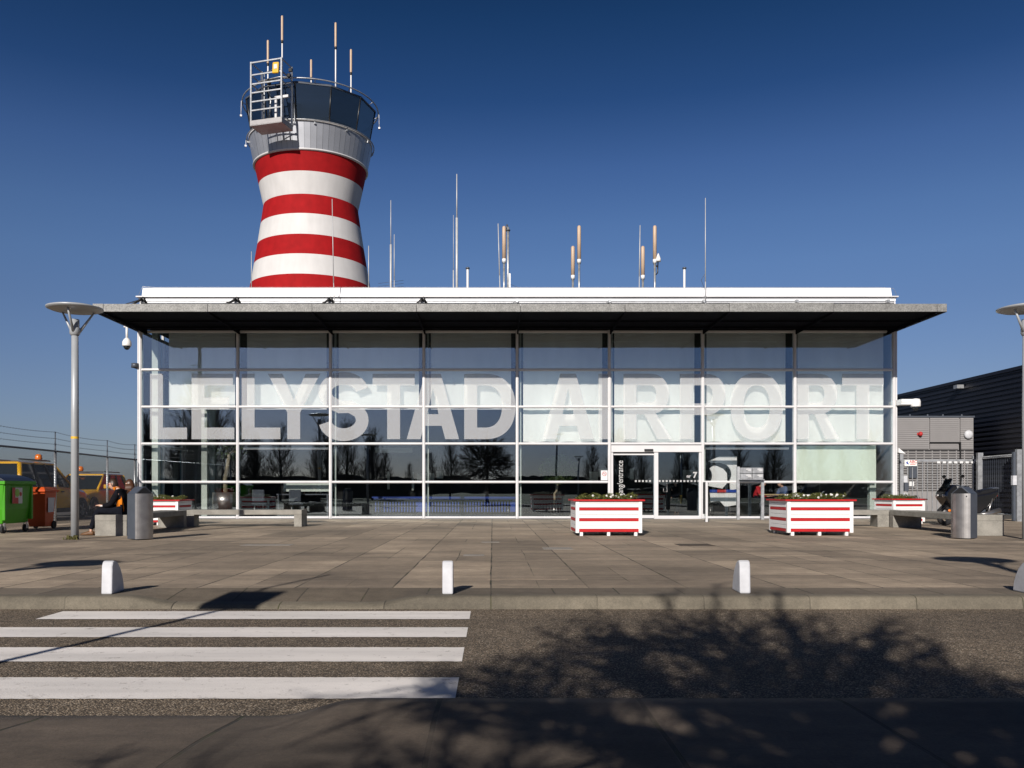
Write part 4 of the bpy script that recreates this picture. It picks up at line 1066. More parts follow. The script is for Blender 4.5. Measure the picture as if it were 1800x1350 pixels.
# left chain link fence
Fp=[(-12.02,19.7),(-12.2,23.8),(-12.6,27.9),(-12.75,30.4),(-12.9,34.5),(-13.2,39),(-13.4,44)]
F=thing('chain_link_fence','galvanised chain link fence topped with three strands of barbed wire on the left','fence',(0,0,0))
hf=2.08
for k,(x,y) in enumerate(Fp):
    b=MB(); b.tube([(x,y,0),(x,y,hf+.02)],.038,8); b.build('post',M['steel'],F)
    b=MB(); b.tube([(x,y,hf),(x,y,2.62)],.017,5); b.tube([(x,y,hf-.1),(x-.0,y+.0,2.3)],.024,5); b.build('wire_arm',M['slate'],F)
b=MB(); b.tube([(x,y,hf) for x,y in Fp],.026,6); b.build('top_rail',M['slate'],F)
def chain(a,c,h0,h1,sp,r,bb):
    a=Vector((*a,0)); c=Vector((*c,0)); L_=(c-a).length; d=(c-a)/L_; H_=h1-h0; nrm=Vector((-d.y,d.x,0))
    n=int((L_+H_)/sp)
    for sgn in (1,-1):
        for i in range(n+1):
            s0=i*sp-(H_ if sgn>0 else 0)
            # line from (s0,h0) going up with slope sgn
            if sgn>0: sa,ta=s0,0; sb,tb=s0+H_,H_
            else: sa,ta=s0,0; sb,tb=s0-H_,H_
            def clip(sa,ta,sb,tb):
                t0,t1=0,1; ds=sb-sa
                for lo in (0,L_):
                    pass
                lo,hi=0,L_
                if abs(ds)<1e-9: return None
                u0=(lo-sa)/ds; u1=(hi-sa)/ds
                if u0>u1:u0,u1=u1,u0
                t0=max(t0,u0); t1=min(t1,u1)
                if t0>=t1: return None
                return sa+ds*t0,ta+(tb-ta)*t0,sa+ds*t1,ta+(tb-ta)*t1
            q=clip(sa,ta,sb,tb)
            if not q: continue
            bb.tube([a+d*q[0]+nrm*.003*sgn+Vector((0,0,h0+q[1])),a+d*q[2]+nrm*.003*sgn+Vector((0,0,h0+q[3]))],r,3,0,False,False)
b=MB()
for k in range(len(Fp)-1): chain(Fp[k],Fp[k+1],.04,hf,.075 if k<4 else .12,.0034,b)
b.build('wire_mesh',M['slate'],F,recalc=False)
def wire(z,sag):
    bb=MB()
    for k in range(len(Fp)-1):
        a=Vector((*Fp[k],z)); c=Vector((*Fp[k+1],z)); pts=[]
        for i in range(9):
            u=i/8; pts.append(a.lerp(c,u)-Vector((0,0,sag*4*u*(1-u))))
        bb.tube(pts,.0045,4,0,False)
        for i in range(28):
            q=a.lerp(c,(i+.5)/28)-Vector((0,0,sag*4*((i+.5)/28)*(1-(i+.5)/28))); bb.tube([q+Vector((0,-.02,-.02)),q+Vector((0,.02,.02))],.003,3,0,False)
    return bb
for z,sg_ in ((2.27,.02),(2.43,.03),(2.61,.05)): wire(z,sg_).build('barbed_wire',M['slate'],F,recalc=False)
# ------------------------------------------------------------------ waste containers
t=thing('waste_container','big green wheeled waste container with black lid and recycling sticker','waste container',(-11.1,19.4,0))
b=MB(); b.loft([[(-1.05,.06,.22),(-.08,.06,.22),(-.08,1.12,.22),(-1.05,1.12,.22)],[(-1.10,.0,.55),(-.03,.0,.55),(-.03,1.18,.55),(-1.10,1.18,.55)],[(-1.15,-.03,1.12),(.0,-.03,1.12),(.0,1.22,1.12),(-1.15,1.22,1.12)]]); b.build('tub',M['green'],t,bevel=.02)
b=MB(); b.box(-1.19,.05,-.07,1.27,1.12,1.2); 
for y in (.03,1.14): b.box(-.06,.02,y-.04,y+.04,.3,1.1)
b.build('tub_rim',M['green'],t,bevel=.015)
b=MB(); n=10; pr=[(-1.17,1.20)]+[(-1.17+1.2*k/n,1.21+.16*math.sin(PI*k/n)**.7) for k in range(n+1)]+[(.03,1.20)]; b.prism(pr,'y',-.05,1.25); b.build('lid',mat('dark_lid',(.02,.022,.035),.35,0,.1,3),t,bevel=.01)
for x in (-.95,-.1):
    for y in (.12,1.05):
        b=MB(); b.tube([(x-.03,y,.09),(x+.03,y,.09)],.09,14); o=b.build('wheel',M['tyre'],t); 
        b=MB(); b.box(x-.04,x-.033,y-.03,y+.03,.08,.24); b.box(x+.033,x+.04,y-.03,y+.03,.08,.24); b.build('caster_fork',M['steel'],t)
b=MB(); b.box(.008,.012,.30,.72,.68,1.05); b.build('recycling_sticker',M['paper'],t)
b=MB(); b.box(.0125,.014,.30,.42,.68,1.05); b.box(.0125,.014,.42,.55,.68,.82); b.build('sticker_red',M['wredsign'],t)
def disc(bb,x,y,z,r,m=0):
    bb.add([(x,y+r*math.cos(2*PI*k/20),z+r*math.sin(2*PI*k/20)) for k in range(20)],[tuple(range(20))],m)
b=MB(); disc(b,.016,.50,.93,.095); b.build('sticker_green_dot',M['lime'],t,recalc=False)
b=MB(); disc(b,.0165,.64,.90,.05); b.build('sticker_red_dot',M['wredsign'],t,recalc=False)
t=thing('wheelie_bin','orange wheelie bin with a white paper label by the fence','wheelie bin',(-11.33,21.6,0))
b=MB(); b.loft([[(-.46,.08,.06),(-.05,.08,.06),(-.05,.48,.06),(-.46,.48,.06)],[(-.55,.0,.95),(0,.0,.95),(0,.58,.95),(-.55,.58,.95)]]); b.build('tub',M['orange'],t,bevel=.02)
b=MB(); b.box(-.60,.03,-.06,.64,.95,1.0); b.loft([[(-.59,-.05,1.0),(.02,-.05,1.0),(.02,.62,1.0),(-.59,.62,1.0)],[(-.53,.02,1.07),(-.04,.02,1.07),(-.04,.60,1.07),(-.53,.60,1.07)]]); b.build('lid',M['orange'],t,bevel=.012)
b=MB(); b.tube([(-.55,.70,.98),(0.0,.70,.98)],.02,8); b.tube([(0,.6,.95),(0,.7,.98)],.02,6); b.build('handle',M['orange'],t)
b=MB(); b.add([(-.010,.15,.43),(-.010,.42,.43),(.003,.46,.80),(.003,.13,.80)],[(0,1,2,3)]); o=b.build('paper_label',M['paper'],t,recalc=False); o.location=(.008,0,0)
for x in (-.5,-.04):
    b=MB(); b.tube([(x-.025,.5,.1),(x+.025,.5,.1)],.1,14); b.build('wheel',M['tyre'],t)
# ------------------------------------------------------------------ vehicles (local y = length, front at +y)
def wheel(t,x,y,r,w=.22):
    b=MB(); pr=[(r*.62,-w/2),(r*.93,-w/2),(r,-w/2+.04),(r,w/2-.04),(r*.93,w/2),(r*.62,w/2)]
    bb=MB(); bb.lathe(pr,28,cap=False); b.v=[(z,a,c) for a,c,z in bb.v]; b.f=bb.f; b.m=bb.m; b.sm=bb.sm
    wh=b.build('wheel',M['tyre'],t,loc=(x,y,r))
    s=1 if x>0 else -1
    b=MB(); bb=MB(); bb.lathe([(0,.02),(r*.16,.03),(r*.2,0),(r*.6,-.02),(r*.64,.02)],24,cap=False)
    b.v=[(s*(z+w/2-.02),a,c) for a,c,z in bb.v]; b.f=bb.f; b.m=bb.m; b.sm=bb.sm
    for k in range(5):
        a=2*PI*k/5; b.obox((s*(w/2-.0),math.cos(a)*r*.38,math.sin(a)*r*.38),(.03,r*.5,.06),(a,0,0))
    b.build('rim',M['stainless'],wh)
def car(loc,rot,label,Ln=4.6,W=1.85,H_=1.85,belt=1.12,hood=1.4,paint='caryel',bar=True,pick=False):
    t=thing('airport_vehicle',label,'car',loc,rot,'yellow airport vehicles')
    w=W/2; y0,y1=-Ln/2,Ln/2
    st=[(y0,.86,.45,belt-.25),(y0+.06,.94,.32,belt-.02),(y0+.5,1,.27,belt),(0,1.0,.27,belt),(y1-hood-.15,1,.27,belt-.02),(y1-hood+.1,.99,.27,belt-.05),(y1-.5,.95,.27,belt-.14),(y1-.12,.87,.30,belt-.25),(y1,.78,.42,belt-.42)]
    rings=[]
    for (y,k,zb,zt) in st:
        h=w*k; rings.append([(-h*.9,y,zb),(h*.9,y,zb),(h,y,zb+.15),(h*1.0,y,(zb+zt)/2+.05),(h*.97,y,zt-.09),(h*.88,y,zt),(-h*.88,y,zt),(-h*.97,y,zt-.09),(-h,y,(zb+zt)/2+.05),(-h,y,zb+.15)])
    b=MB(); b.loft(rings,0,True); b.build('body',M[paint],t)
    g0,g1=(y0+.10,y1-hood) if not pick else (-.35,y1-hood); r0,r1=(g0+.22,g1-.95)
    zb,zr=belt-.02,H_-.06; wb,wr=w*.90,w*.74
    b=MB(); b.loft([[(-wb,g0,zb),(wb,g0,zb),(wb,g1,zb),(-wb,g1,zb)],[(-wr,r0,zr),(wr,r0,zr),(wr,r1,zr),(-wr,r1,zr)]]); b.build('glazing',M['carglass'],t)
    b=MB(); b.loft([[(-wr-.03,r0-.06,zr-.02),(wr+.03,r0-.06,zr-.02),(wr+.03,r1+.05,zr-.02),(-wr-.03,r1+.05,zr-.02)],[(-wr-.01,r0-.03,zr+.04),(wr+.01,r0-.03,zr+.04),(wr+.01,r1,zr+.04),(-wr-.01,r1,zr+.04)],[(-wr+.15,r0+.1,zr+.07),(wr-.15,r0+.1,zr+.07),(wr-.15,r1-.2,zr+.07),(-wr+.15,r1-.2,zr+.07)]],0,False); b.build('roof',M[paint],t,bevel=.02)
    for s in (-1,1):
        for ya,yb,rr in ((g0,r0,.075),(g1,r1,.045)):
            b=MB(); b.tube([(s*wb,ya,zb),(s*(wr+.01),yb,zr)],rr,6); b.build('pillar',M[paint],t)
        for u in ((.36,.68) if not pick else (.45,)):
            b=MB(); yb_=g0+(g1-g0)*u*.95; yt=r0+(r1-r0)*u*1.02; b.tube([(s*(wb+.005),yb_,zb),(s*(wr+.01),yt,zr)],.035,6); b.build('pillar',M['black'],t)
        b=MB(); b.obox((s*(w+.12),g1-.35,belt+.08),(.24,.12,.17)); b.build('wing_mirror',M[paint],t,bevel=.03)
        for yy in (y0+.9,y1-.88):
            b=MB(); r=.40; pts=[(yy+r*math.cos(PI*k/14),.34+r*math.sin(PI*k/14)) for k in range(15)]+[(yy-r,.27),(yy+r,.27)]
            b.prism(pts,'x',s*(w*.9),s*(w+.004)); b.build('wheel_arch',M['black'],t)
            wheel(t,s*(w-.1),yy,.34)
        b=MB(); b.obox((s*w*.66,y1-.09,belt-.38),(.36,.16,.14)); b.build('headlight',M['stainless'],t,bevel=.03)
        b=MB(); b.obox((s*w*.84,y0+.03,belt-.2),(.14,.1,.42)); b.build('tail_light',M['wredsign'],t,bevel=.02)
        b=MB(); b.box(s*(w-.02),s*(w+.012),y0+.5,y1-.4,.26,.40); b.build('sill',M['black'],t)
        b=MB(); b.tube([(s*wr*.9,r0+.1,zr+.13),(s*wr*.9,r1-.2,zr+.13)],.022,6); b.build('roof_rail',M['black'],t)
        b=MB()
        for yy in (g0+1.35,g0+2.3): b.box(s*(w*.995),s*(w+.02),yy,yy+.16,belt-.2,belt-.16)
        b.build('door_handle',M['black'],t)
    b=MB(); b.box(-w*.8,w*.8,y1-.06,y1+.06,.32,.55); b.build('front_bumper',M['black'],t,bevel=.03)
    b=MB(); b.box(-w*.86,w*.86,y0-.08,y0+.06,.35,.58); b.build('rear_bumper',M['black'],t,bevel=.03)
    b=MB(); b.box(-.26,.26,y0-.015,y0+.02,.68,.80); b.build('number_plate',M['yel'],t)
    b=MB(); b.box(-wr*.9,wr*.9,-.15,-.05,zr+.10,zr+.14); b.build('roof_bar',M['black'],t)
    if bar:
        b=MB(); b.lathe([(.10,0),(.11,.05),(.10,.16),(.07,.19),(0,.20)],14,c=(.25,-.1,zr+.15)); b.build('beacon',M['amber'],t)
    return t
car((-15.15,28.1,-.0),R(0),'yellow estate vehicle with amber beacon, nearest behind the fence',Ln=4.7,H_=1.88)
car((-16.35,34.3,-.0),R(183),'yellow vehicle facing the fence with a bar of lamps on its roof',Ln=4.6,H_=1.66,belt=1.05)
car((-15.0,40.2,-.0),R(150),'yellow vehicle seen through the glass corner of the terminal',Ln=4.4,H_=1.6,belt=1.05,hood=1.2)
# ------------------------------------------------------------------ motor scooter
t=thing('motor_scooter','glossy black motor scooter parked behind the right litter bin','scooter',(13.4,24.2,0),R(16))
BK=mat('scooter_black_gloss',(.010,.010,.012),.15,0,.05,4,coat=1)
for x in (-.70,.62):
    b=MB(); bb=MB(); bb.lathe([(.17,-.05),(.24,-.065),(.28,-.03),(.28,.03),(.24,.065),(.17,.05)],28,cap=False); b.v=[(a,z,c) for a,c,z in bb.v]; b.f=bb.f;b.m=bb.m;b.sm=bb.sm
    wh=b.build('wheel',M['tyre'],t,loc=(x,0,.28))
    b=MB()
    for k in range(5):
        a=2*PI*k/5; b.tube([(0,0,0),(.18*math.cos(a),0,.18*math.sin(a))],.02,6)
    b.tube([(0,-.06,0),(0,.06,0)],.05,10); b.build('rim',M['slate'],wh)
def slab(poly,hw,name,m_,bev=.03): 
    bb=MB(); bb.prism(poly,'y',-hw,hw); return bb.build(name,m_,t,bevel=bev)
slab([(-.88,.80),(-.84,.95),(-.64,1.14),(-.50,1.15),(-.42,.98),(-.36,.55),(-.28,.34),(-.45,.29),(-.55,.48),(-.70,.60)],.21,'front_fairing',BK,.05)
slab([(-.95,.42),(-.72,.60),(-.52,.48),(-.50,.42),(-.70,.52)],.07,'front_mudguard',BK,.02)
slab([(-.76,1.02),(-.68,1.09),(-.56,1.30),(-.59,1.31)],.13,'windscreen',M['carglass'],.01)
slab([(-.36,.30),(-.34,.62),(-.2,.70),(.05,.72),(.10,.84),(.30,.86),(.72,.92),(1.02,1.0),(1.06,.90),(.80,.62),(.55,.45),(.30,.28)],.17,'body',BK,.05)
slab([(-.06,.80),(.02,.95),(.15,.99),(.38,.92),(.52,.99),(.80,1.04),(.98,1.02),(1.0,.96),(.60,.88),(.10,.80)],.15,'seat',M['black'],.04)
slab([(.80,1.02),(1.0,1.08),(1.12,1.06),(1.12,1.03),(1.0,1.03)],.10,'grab_rail',M['slate'],.01)
b=MB(); b.tube([(-.62,0,.28),(-.45,0,.95),(-.42,0,1.08)],.03,8); b.tube([(-.34,-.32,1.10),(-.42,-.12,1.13),(-.42,.12,1.13),(-.34,.32,1.10)],.016,6); b.build('handlebar',M['slate'],t)
for s in (-1,1):
    b=MB(); b.tube([(-.40,s*.24,1.12),(-.42,s*.30,1.34)],.008,5); b.ball((-.42,s*.33,1.38),(.02,.075,.045),12,8); b.build('mirror',M['black'],t)
    b=MB(); b.tube([(-.34,s*.32,1.10),(-.27,s*.40,1.09)],.02,8); b.build('grip',M['black'],t)
    b=MB(); b.ball((-.855,s*.12,.84),(.04,.06,.05),12,8); b.build('headlight',M['stainless'],t)
b=MB(); b.ball((-.74,-.2,.42),(.05,.03,.04),10,6); b.build('indicator',M['amber'],t)
b=MB(); b.tube([(.25,-.22,.30),(.55,-.25,.32),(.95,-.25,.42)],[.04,.07,.075],12); b.build('exhaust',M['stainless'],t)
b=MB(); b.tube([(.62,-.16,.28),(.80,-.16,.75)],.025,8); b.build('shock_absorber',M['stainless'],t)
b=MB(); b.box(.05,.62,-.12,.12,.2,.45); b.build('engine',M['slate'],t,bevel=.03)
b=MB(); b.ball((1.03,0,.84),(.04,.12,.05),10,8); b.build('tail_light',M['wredsign'],t)
# ------------------------------------------------------------------ people
def skinmesh(verts,edges,radii,root=0,sub=2):
    me=bpy.data.meshes.new('tmp'); bm_=bmesh.new(); lay=bm_.verts.layers.skin.verify()
    vs=[bm_.verts.new(v) for v in verts]
    for i,v in enumerate(vs):
        r=radii[i]; v[lay].radius=(r,r) if not isinstance(r,tuple) else r; v[lay].use_root=(i==root)
    for a,c in edges: bm_.edges.new((vs[a],vs[c]))
    bm_.to_mesh(me); bm_.free()
    o=bpy.data.objects.new('tmp',me); COL.objects.link(o)
    o.modifiers.new('s','SKIN').use_smooth_shade=True
    m2=o.modifiers.new('u','SUBSURF'); m2.levels=sub; m2.render_levels=sub
    bpy.context.view_layer.update()
    r=bpy.data.meshes.new_from_object(o.evaluated_get(bpy.context.evaluated_depsgraph_get()))
    bpy.data.objects.remove(o); b=MB(); b.add([tuple(v.co) for v in r.vertices],[tuple(p.vertices) for p in r.polygons],0,True)
    return b
def headmesh(b,c,f,side,up,s=1.0):
    # f forward, side, up unit vectors
    n,k=28,22; vs=[];fs=[]
    for i in range(k+1):
        t_=PI*i/k
        for j in range(n):
            q=2*PI*j/n; x=math.sin(t_)*math.cos(q); y=math.sin(t_)*math.sin(q); z=math.cos(t_)
            px,py,pz=x*.092,y*.075,z*.118
            if z<0: py*=1+.28*z; px*=1+.10*z*(1 if x>0 else 2.6)
            if x>.75 and abs(y)<.22 and -.42<z<.08: px+=.020*(1-abs(y)/.22)*(1-abs(z+.25)/.34)
            if x>.5 and abs(abs(y)-.36)<.16 and abs(z-.04)<.12: px-=.008
            if x>.6 and abs(y)<.35 and abs(z+.55)<.07: px+=.005
            if x>.5 and z<-.8: px+=.012
            vs.append(Vector(c)+(f*px+side*py+up*pz)*s)
    for i in range(k):
        for j in range(n): fs.append((i*n+j,(i+1)*n+j,(i+1)*n+(j+1)%n,i*n+(j+1)%n))
    b.add(vs,fs,0,True)
    for sg in (-1,1):
        e=Vector(c)+(side*.076*sg-f*.004)*s
        b.tube([e-up*.028*s,e+up*.005*s-f*.004,e+up*.03*s-f*.008],[.010*s,.014*s,.012*s],8)
def person(name_label,loc,rot,J,shirt,pants='jean',hair='hair',longhair=False,panel=None,glasses=False,shoe='shoe'):
    """J: dict of joints in local space; forward is -x"""
    t=thing('person',name_label,'person',loc,rot)
    V=[];E=[];Rr=[]
    def a(p,r,par=None):
        V.append(p);Rr.append(r)
        if par is not None:E.append((par,len(V)-1))
        return len(V)-1
    pel=a(J['pelvis'],(.10,.10)); be=a(J['belly'],.09,pel); ch=a(J['chest'],(.11,.09),be); nb=a(J['neck'],.055,ch)
    hd=Vector(J['head']); nk=a(tuple(Vector(J['neck']).lerp(hd,.7)),.048,nb)
    for s in (0,1):
        sh=a(J['shoulder'][s],.062,ch); el=a(J['elbow'][s],.045,sh); wr=a(J['wrist'][s],.028,el)
        pm=a(J['palm'][s],.032,wr)
        d=(Vector(J['palm'][s])-Vector(J['wrist'][s])).normalized(); sd=d.cross(Vector((0,0,1)))
        if sd.length<.1: sd=Vector((0,1,0))
        sd.normalize(); dn=d.cross(sd); 
        for k in range(4):
            off=sd*(-.026+.0175*k); l=(.034,.040,.038,.030)[k]
            p0=Vector(J['palm'][s])+off+d*.015; curl=dn*(-.5 if dn.z>0 else .5)
            f1=a(tuple(p0+d*.02),.0105,pm); f2=a(tuple(p0+d*(.02+l)+curl*.018),.0095,f1); a(tuple(p0+d*(.015+l*1.5)+curl*.055),.008,f2)
        p0=Vector(J['palm'][s])-d*.02; t1=a(tuple(p0-sd*.035+d*.01),.012,pm); a(tuple(p0-sd*.045+d*.045),.010,t1)
        hp=a(J['hip'][s],.07,pel); kn=a(J['knee'][s],.05,hp); an=a(J['ankle'][s],.036,kn); a(tuple(Vector(J['ankle'][s])+Vector((0,0,-.05))),.022,an)
    b=skinmesh(V,E,Rr,0,1)
    f=Vector(J.get('face',(-1,0,-.1))).normalized(); sd=f.cross(Vector((0,0,1))).normalized(); up=sd.cross(f).normalized()
    headmesh(b,hd,f,sd,up)
    body=b.build('body',M['skin'],t)
    # jacket
    V=[];E=[];Rr=[]
    pel=a(tuple(Vector(J['pelvis'])+Vector((0,0,.0))),(.155,.15)); be=a(J['belly'],.15,pel); ch=a(J['chest'],(.17,.145),be); a(tuple(Vector(J['neck'])+Vector((0.01,0,-.01))),.075,ch)
    for s in (0,1):
        sh=a(J['shoulder'][s],.085,ch); el=a(J['elbow'][s],.065,sh); a(tuple(Vector(J['wrist'][s]).lerp(Vector(J['elbow'][s]),.08)),.045,el)
    skinmesh(V,E,Rr,0,2).build('jacket',M[shirt],t)
    V=[];E=[];Rr=[]
    pel=a(tuple(Vector(J['pelvis'])+Vector((0,0,-.02))),(.14,.14))
    for s in (0,1):
        hp=a(J['hip'][s],.105,pel); kn=a(J['knee'][s],.078,hp); an=Vector(J['ankle'][s]); a(tuple(an+Vector((0,0,.02))),.056,kn)
    skinmesh(V,E,Rr,0,2).build('trousers',M[pants],t)
    for s in (0,1):
        an=Vector(J['ankle'][s]); to=Vector(J['toe'][s]); d=(to-an); d.z=0; d.normalize(); sdv=Vector((-d.y,d.x,0)); rings=[]
        base=an.copy(); base.z=to.z-.028
        for u,hw_,hh in ((-.07,.028,.07),(-.03,.038,.10),(.05,.040,.09),(.12,.046,.062),(.18,.044,.045),(.215,.025,.028)):
            c_=base+d*u; rings.append([c_-sdv*hw_,c_+sdv*hw_,c_+sdv*hw_*.9+Vector((0,0,hh*.6)),c_+sdv*hw_*.35+Vector((0,0,hh)),c_-sdv*hw_*.35+Vector((0,0,hh)),c_-sdv*hw_*.9+Vector((0,0,hh*.6))])
        MB().loft(rings,0,True).build('shoe',M[shoe],t)
    # hair
    b=MB(); n,k=22,14; vs=[];fs=[]
    for i in range(k+1):
        t_=PI*i/k*(.62 if not longhair else .60)
        for j in range(n):
            q=2*PI*j/n; x=math.sin(t_)*math.cos(q); y=math.sin(t_)*math.sin(q); z=math.cos(t_)
            lim=z
            if x>.25 and z<.42: z=.42+ (z-.42)*.1; 
            wob=1+.05*math.sin(q*7+i)
            vs.append(hd+f*(x*.103*wob-.006)+sd*(y*.086*wob)+up*(z*.130*wob+.002))
    for i in range(k):
        for j in range(n): fs.append((i*n+j,(i+1)*n+j,(i+1)*n+(j+1)%n,i*n+(j+1)%n))
    b.add(vs,fs,0,True)
    if longhair:
        for q in range(-9,10):
            an_=R(q*13.5+180); p0=hd+f*(math.cos(an_)*.085)+sd*(math.sin(an_)*.082)+up*.02
            p1=p0-up*.11+f*math.cos(an_)*.02+sd*math.sin(an_)*.01; p2=p1-Vector((0,0,.12))+f*.012+sd*math.sin(an_)*.008
            b.tube([p0,p1,p2],[.026,.026,.012],6)
    b.build('hair',M[hair],t)
    b=MB()
    for sg in (-1,1): b.ball(tuple(hd+f*.080+sd*.030*sg+up*.006),.010,8,6)
    b.build('eyes',M['black'],t)
    if glasses:
        b=MB()
        for sg in (-1,1):
            c_=hd+f*.098+sd*.032*sg+up*.006; pts=[c_+sd*.024*math.cos(2*PI*k/10)+up*.017*math.sin(2*PI*k/10) for k in range(11)]; b.tube(pts,.003,4,0,False)
            b.tube([c_+sd*.024*sg,hd+sd*.079*sg+up*.012],.003,4)
        b.build('glasses',M['wredsign'],t)
    return t,hd,f,sd,up
seat=dict(pelvis=(0,0,.57),belly=(.035,0,.70),chest=(-.01,0,.86),neck=(-.11,0,1.0),head=(-.215,0,1.118),
 shoulder=((-.05,-.165,.93),(-.05,.165,.93)),elbow=((-.17,-.21,.68),(-.16,.21,.68)),wrist=((-.40,-.13,.645),(-.40,.13,.645)),palm=((-.47,-.10,.655),(-.47,.10,.65)),
 hip=((-.04,-.10,.54),(-.04,.10,.54)),knee=((-.50,-.12,.545),(-.48,.13,.54)),ankle=((-.66,-.10,.10),(-.56,.13,.10)),toe=((-.84,-.10,.035),(-.72,.13,.035)),face=(-1,-.12,-.12))
P1,hd,f,sd,up=person('person in black and orange jacket with glasses on the end of the left bench',(-8.17,18.85,0),R(0),seat,'jacket',glasses=True)
b=MB(); b.tube([(-.135,-.085,.99),(-.17,-.06,1.03),(-.12,0,1.045),(-.08,.06,1.03),(-.12,.08,.99)],[.016,.03,.032,.03,.016],8); b.build('orange_collar',M['orj'],P1)
b=MB(); b.loft([[(-.03,-.150,.88),(.02,-.150,.89),(.02,-.155,.90)],[(-.07,-.158,.76),(.06,-.160,.80),(.05,-.170,.80)],[(-.07,-.155,.62),(.10,-.155,.62),(.08,-.172,.62)],[(0.0,-.14,.50),(.09,-.14,.52),(.07,-.15,.51)]],0,True); b.build('orange_side_panel',M['orj'],P1)
b=MB(); b.lathe([(.05,0),(.052,.012),(.05,.025)],10,c=(-.385,-.135,.635)); b.build('cuff',M['paper'],P1)
s2=dict(seat); s2['face']=(-1,-.05,-.05); s2['head']=(-.20,0,1.12)
P2,hd,f,sd,up=person('person with long brown hair and orange collar sitting behind the left litter bin',(-8.42,20.25,0),R(0),s2,'jacket',hair='hair2',longhair=True)
b=MB(); b.tube([(-.135,-.085,.97),(-.17,-.06,1.0),(-.12,0,1.02),(-.08,.06,1.0),(-.12,.08,.97)],[.02,.035,.035,.035,.02],8); b.build('orange_collar',M['orj'],P2)
def sh_(J,dz): return {k:(v if k=='face' else ((v[0],v[1],v[2]+dz) if not isinstance(v[0],tuple) else tuple((p[0],p[1],p[2]+(dz if k not in('ankle','toe') else 0)) for p in v))) for k,v in J.items()}
P3,*_=person('person in a red shirt seated inside, behind the letter boxes',(wx(1331,31.6),31.6,0),R(150),sh_(seat,.12),'redc')
P4,*_=person('person in a blue shirt seated inside next to the red shirt',(wx(1382,32),32.2,0),R(20),sh_(seat,.12),'bluec')
stand=dict(pelvis=(0,0,.88),belly=(0,0,1.02),chest=(0,0,1.20),neck=(-.02,0,1.38),head=(-.04,0,1.53),
 shoulder=((0,-.16,1.31),(0,.16,1.31)),elbow=((-.02,-.21,1.05),(.04,.2,1.06)),wrist=((-.14,-.2,.84),(-.06,.2,.82)),palm=((-.17,-.19,.77),(-.09,.2,.75)),
 hip=((0,-.09,.85),(0,.09,.85)),knee=((-.05,-.1,.46),(.06,.09,.47)),ankle=((.02,-.1,.09),(.2,.09,.12)),toe=((-.12,-.1,.03),(.08,.09,.03)),face=(-1,0,-.1))
P5,*_=person('person in dark clothes with a yellow bag walking inside behind the door',(wx(1188,33.5),33.5,0.006),R(60),stand,'jacket'); P5.scale=(.82,.82,.82)
b=MB(); b.box(-.12,.10,-.27,-.24,.55,.95); b.build('yellow_bag',M['yel'],P5)
# ------------------------------------------------------------------ inside the terminal
for px,l in ((662,'black slatted seat bank inside, in the third glass bay'),(828,'black slatted seat bank inside, in the fourth glass bay'),(958,'black slatted seat bank inside, behind the first planter'),(1272,'black slatted seat bank inside, below the white display')):
    W=1.5 if px<900 else (1.0 if px<1100 else .55)
    if px in(662,828): W=1.45
    t=thing('slatted_seat',l,'seat',(wx(px,30.9),30.9,0.006),0,'black slatted seat banks')
    b=MB(); x=-W
    while x<=W: b.box(x-.03,x+.03,-.03,.0,.13,.60); x+=.105
    b.build('backrest',M['soffit'],t)
    b=MB(); b.box(-W-.05,W+.05,-.05,.02,.57,.63); b.box(-W-.02,W+.02,-.04,.02,.12,.16); b.build('rail',M['soffit'],t)
    b=MB(); b.box(-W,W,.02,.45,.38,.42); b.build('seat',M['black'],t)
    for x in (-W+.1,0,W-.1):
        b=MB(); b.tube([(x,.1,0),(x,.1,.4)],.02,6); b.tube([(x,-.08,.02),(x,.45,.02)],.02,6); b.build('leg',M['stainless'],t)
t=thing('counter','long blue counter inside behind the slatted seats','counter',(-1.8,33.6,.006))
b=MB(); b.box(-2.9,2.7,0,.6,.12,.68); b.build('front',M['blue'],t,bevel=.02)
b=MB(); b.box(-2.95,2.75,-.03,.63,.681,.72); b.build('top',M['blue'],t)
b=MB(); b.box(-2.8,2.6,.05,.55,0,.12); b.build('plinth',M['black'],t)
def potted(loc,label,pr,ph,th,cr,cz,n,tr=.09,plinth=.25):
    t=thing('potted_tree',label,'tree',loc,0,'potted indoor trees')
    b=MB(); b.lathe([(pr,plinth),(pr,ph)],28,cap=True); b.build('pot',M['stainless'],t)
    b=MB(); b.lathe([(pr*.8,0),(pr*.8,plinth)],24); b.build('plinth',M['black'],t)
    b=MB(); b.tube([(0,0,ph-.05),(-.03,0,ph+.5),(.05,0,ph+(th-ph)*.6),(.12,0,th)],[tr,tr*.9,tr*.85,tr*.6],10)
    rnd=random.Random(n)
    for k in range(14):
        a_=rnd.random()*6.28; e=rnd.uniform(.3,1); b.tube([(.12,0,th-.02),(.12+math.cos(a_)*cr*.5,math.sin(a_)*cr*.5,th+e*(cz-th)+.05),(.12+math.cos(a_)*cr*.9,math.sin(a_)*cr*.9,th+e*(cz-th)*1.6)],[.02,.012,.006],5)
    b.build('trunk',M['barkp'],t)
    b=MB()
    for i in range(n):
        d=Vector((rnd.gauss(0,1),rnd.gauss(0,1),rnd.gauss(0,1))).normalized()*cr*rnd.random()**.4; c_=Vector((.12,0,cz))+Vector((d.x,d.y,d.z*.75)); s=rnd.uniform(.03,.055)
        u=Vector((rnd.gauss(0,1),rnd.gauss(0,1),rnd.gauss(0,1))).normalized(); v=u.orthogonal().normalized()
        b.add([c_-u*s,c_+v*s*.45,c_+u*s,c_-v*s*.45],[(0,1,2,3)])
    b.build('crown',M['leafp'],t,recalc=False)
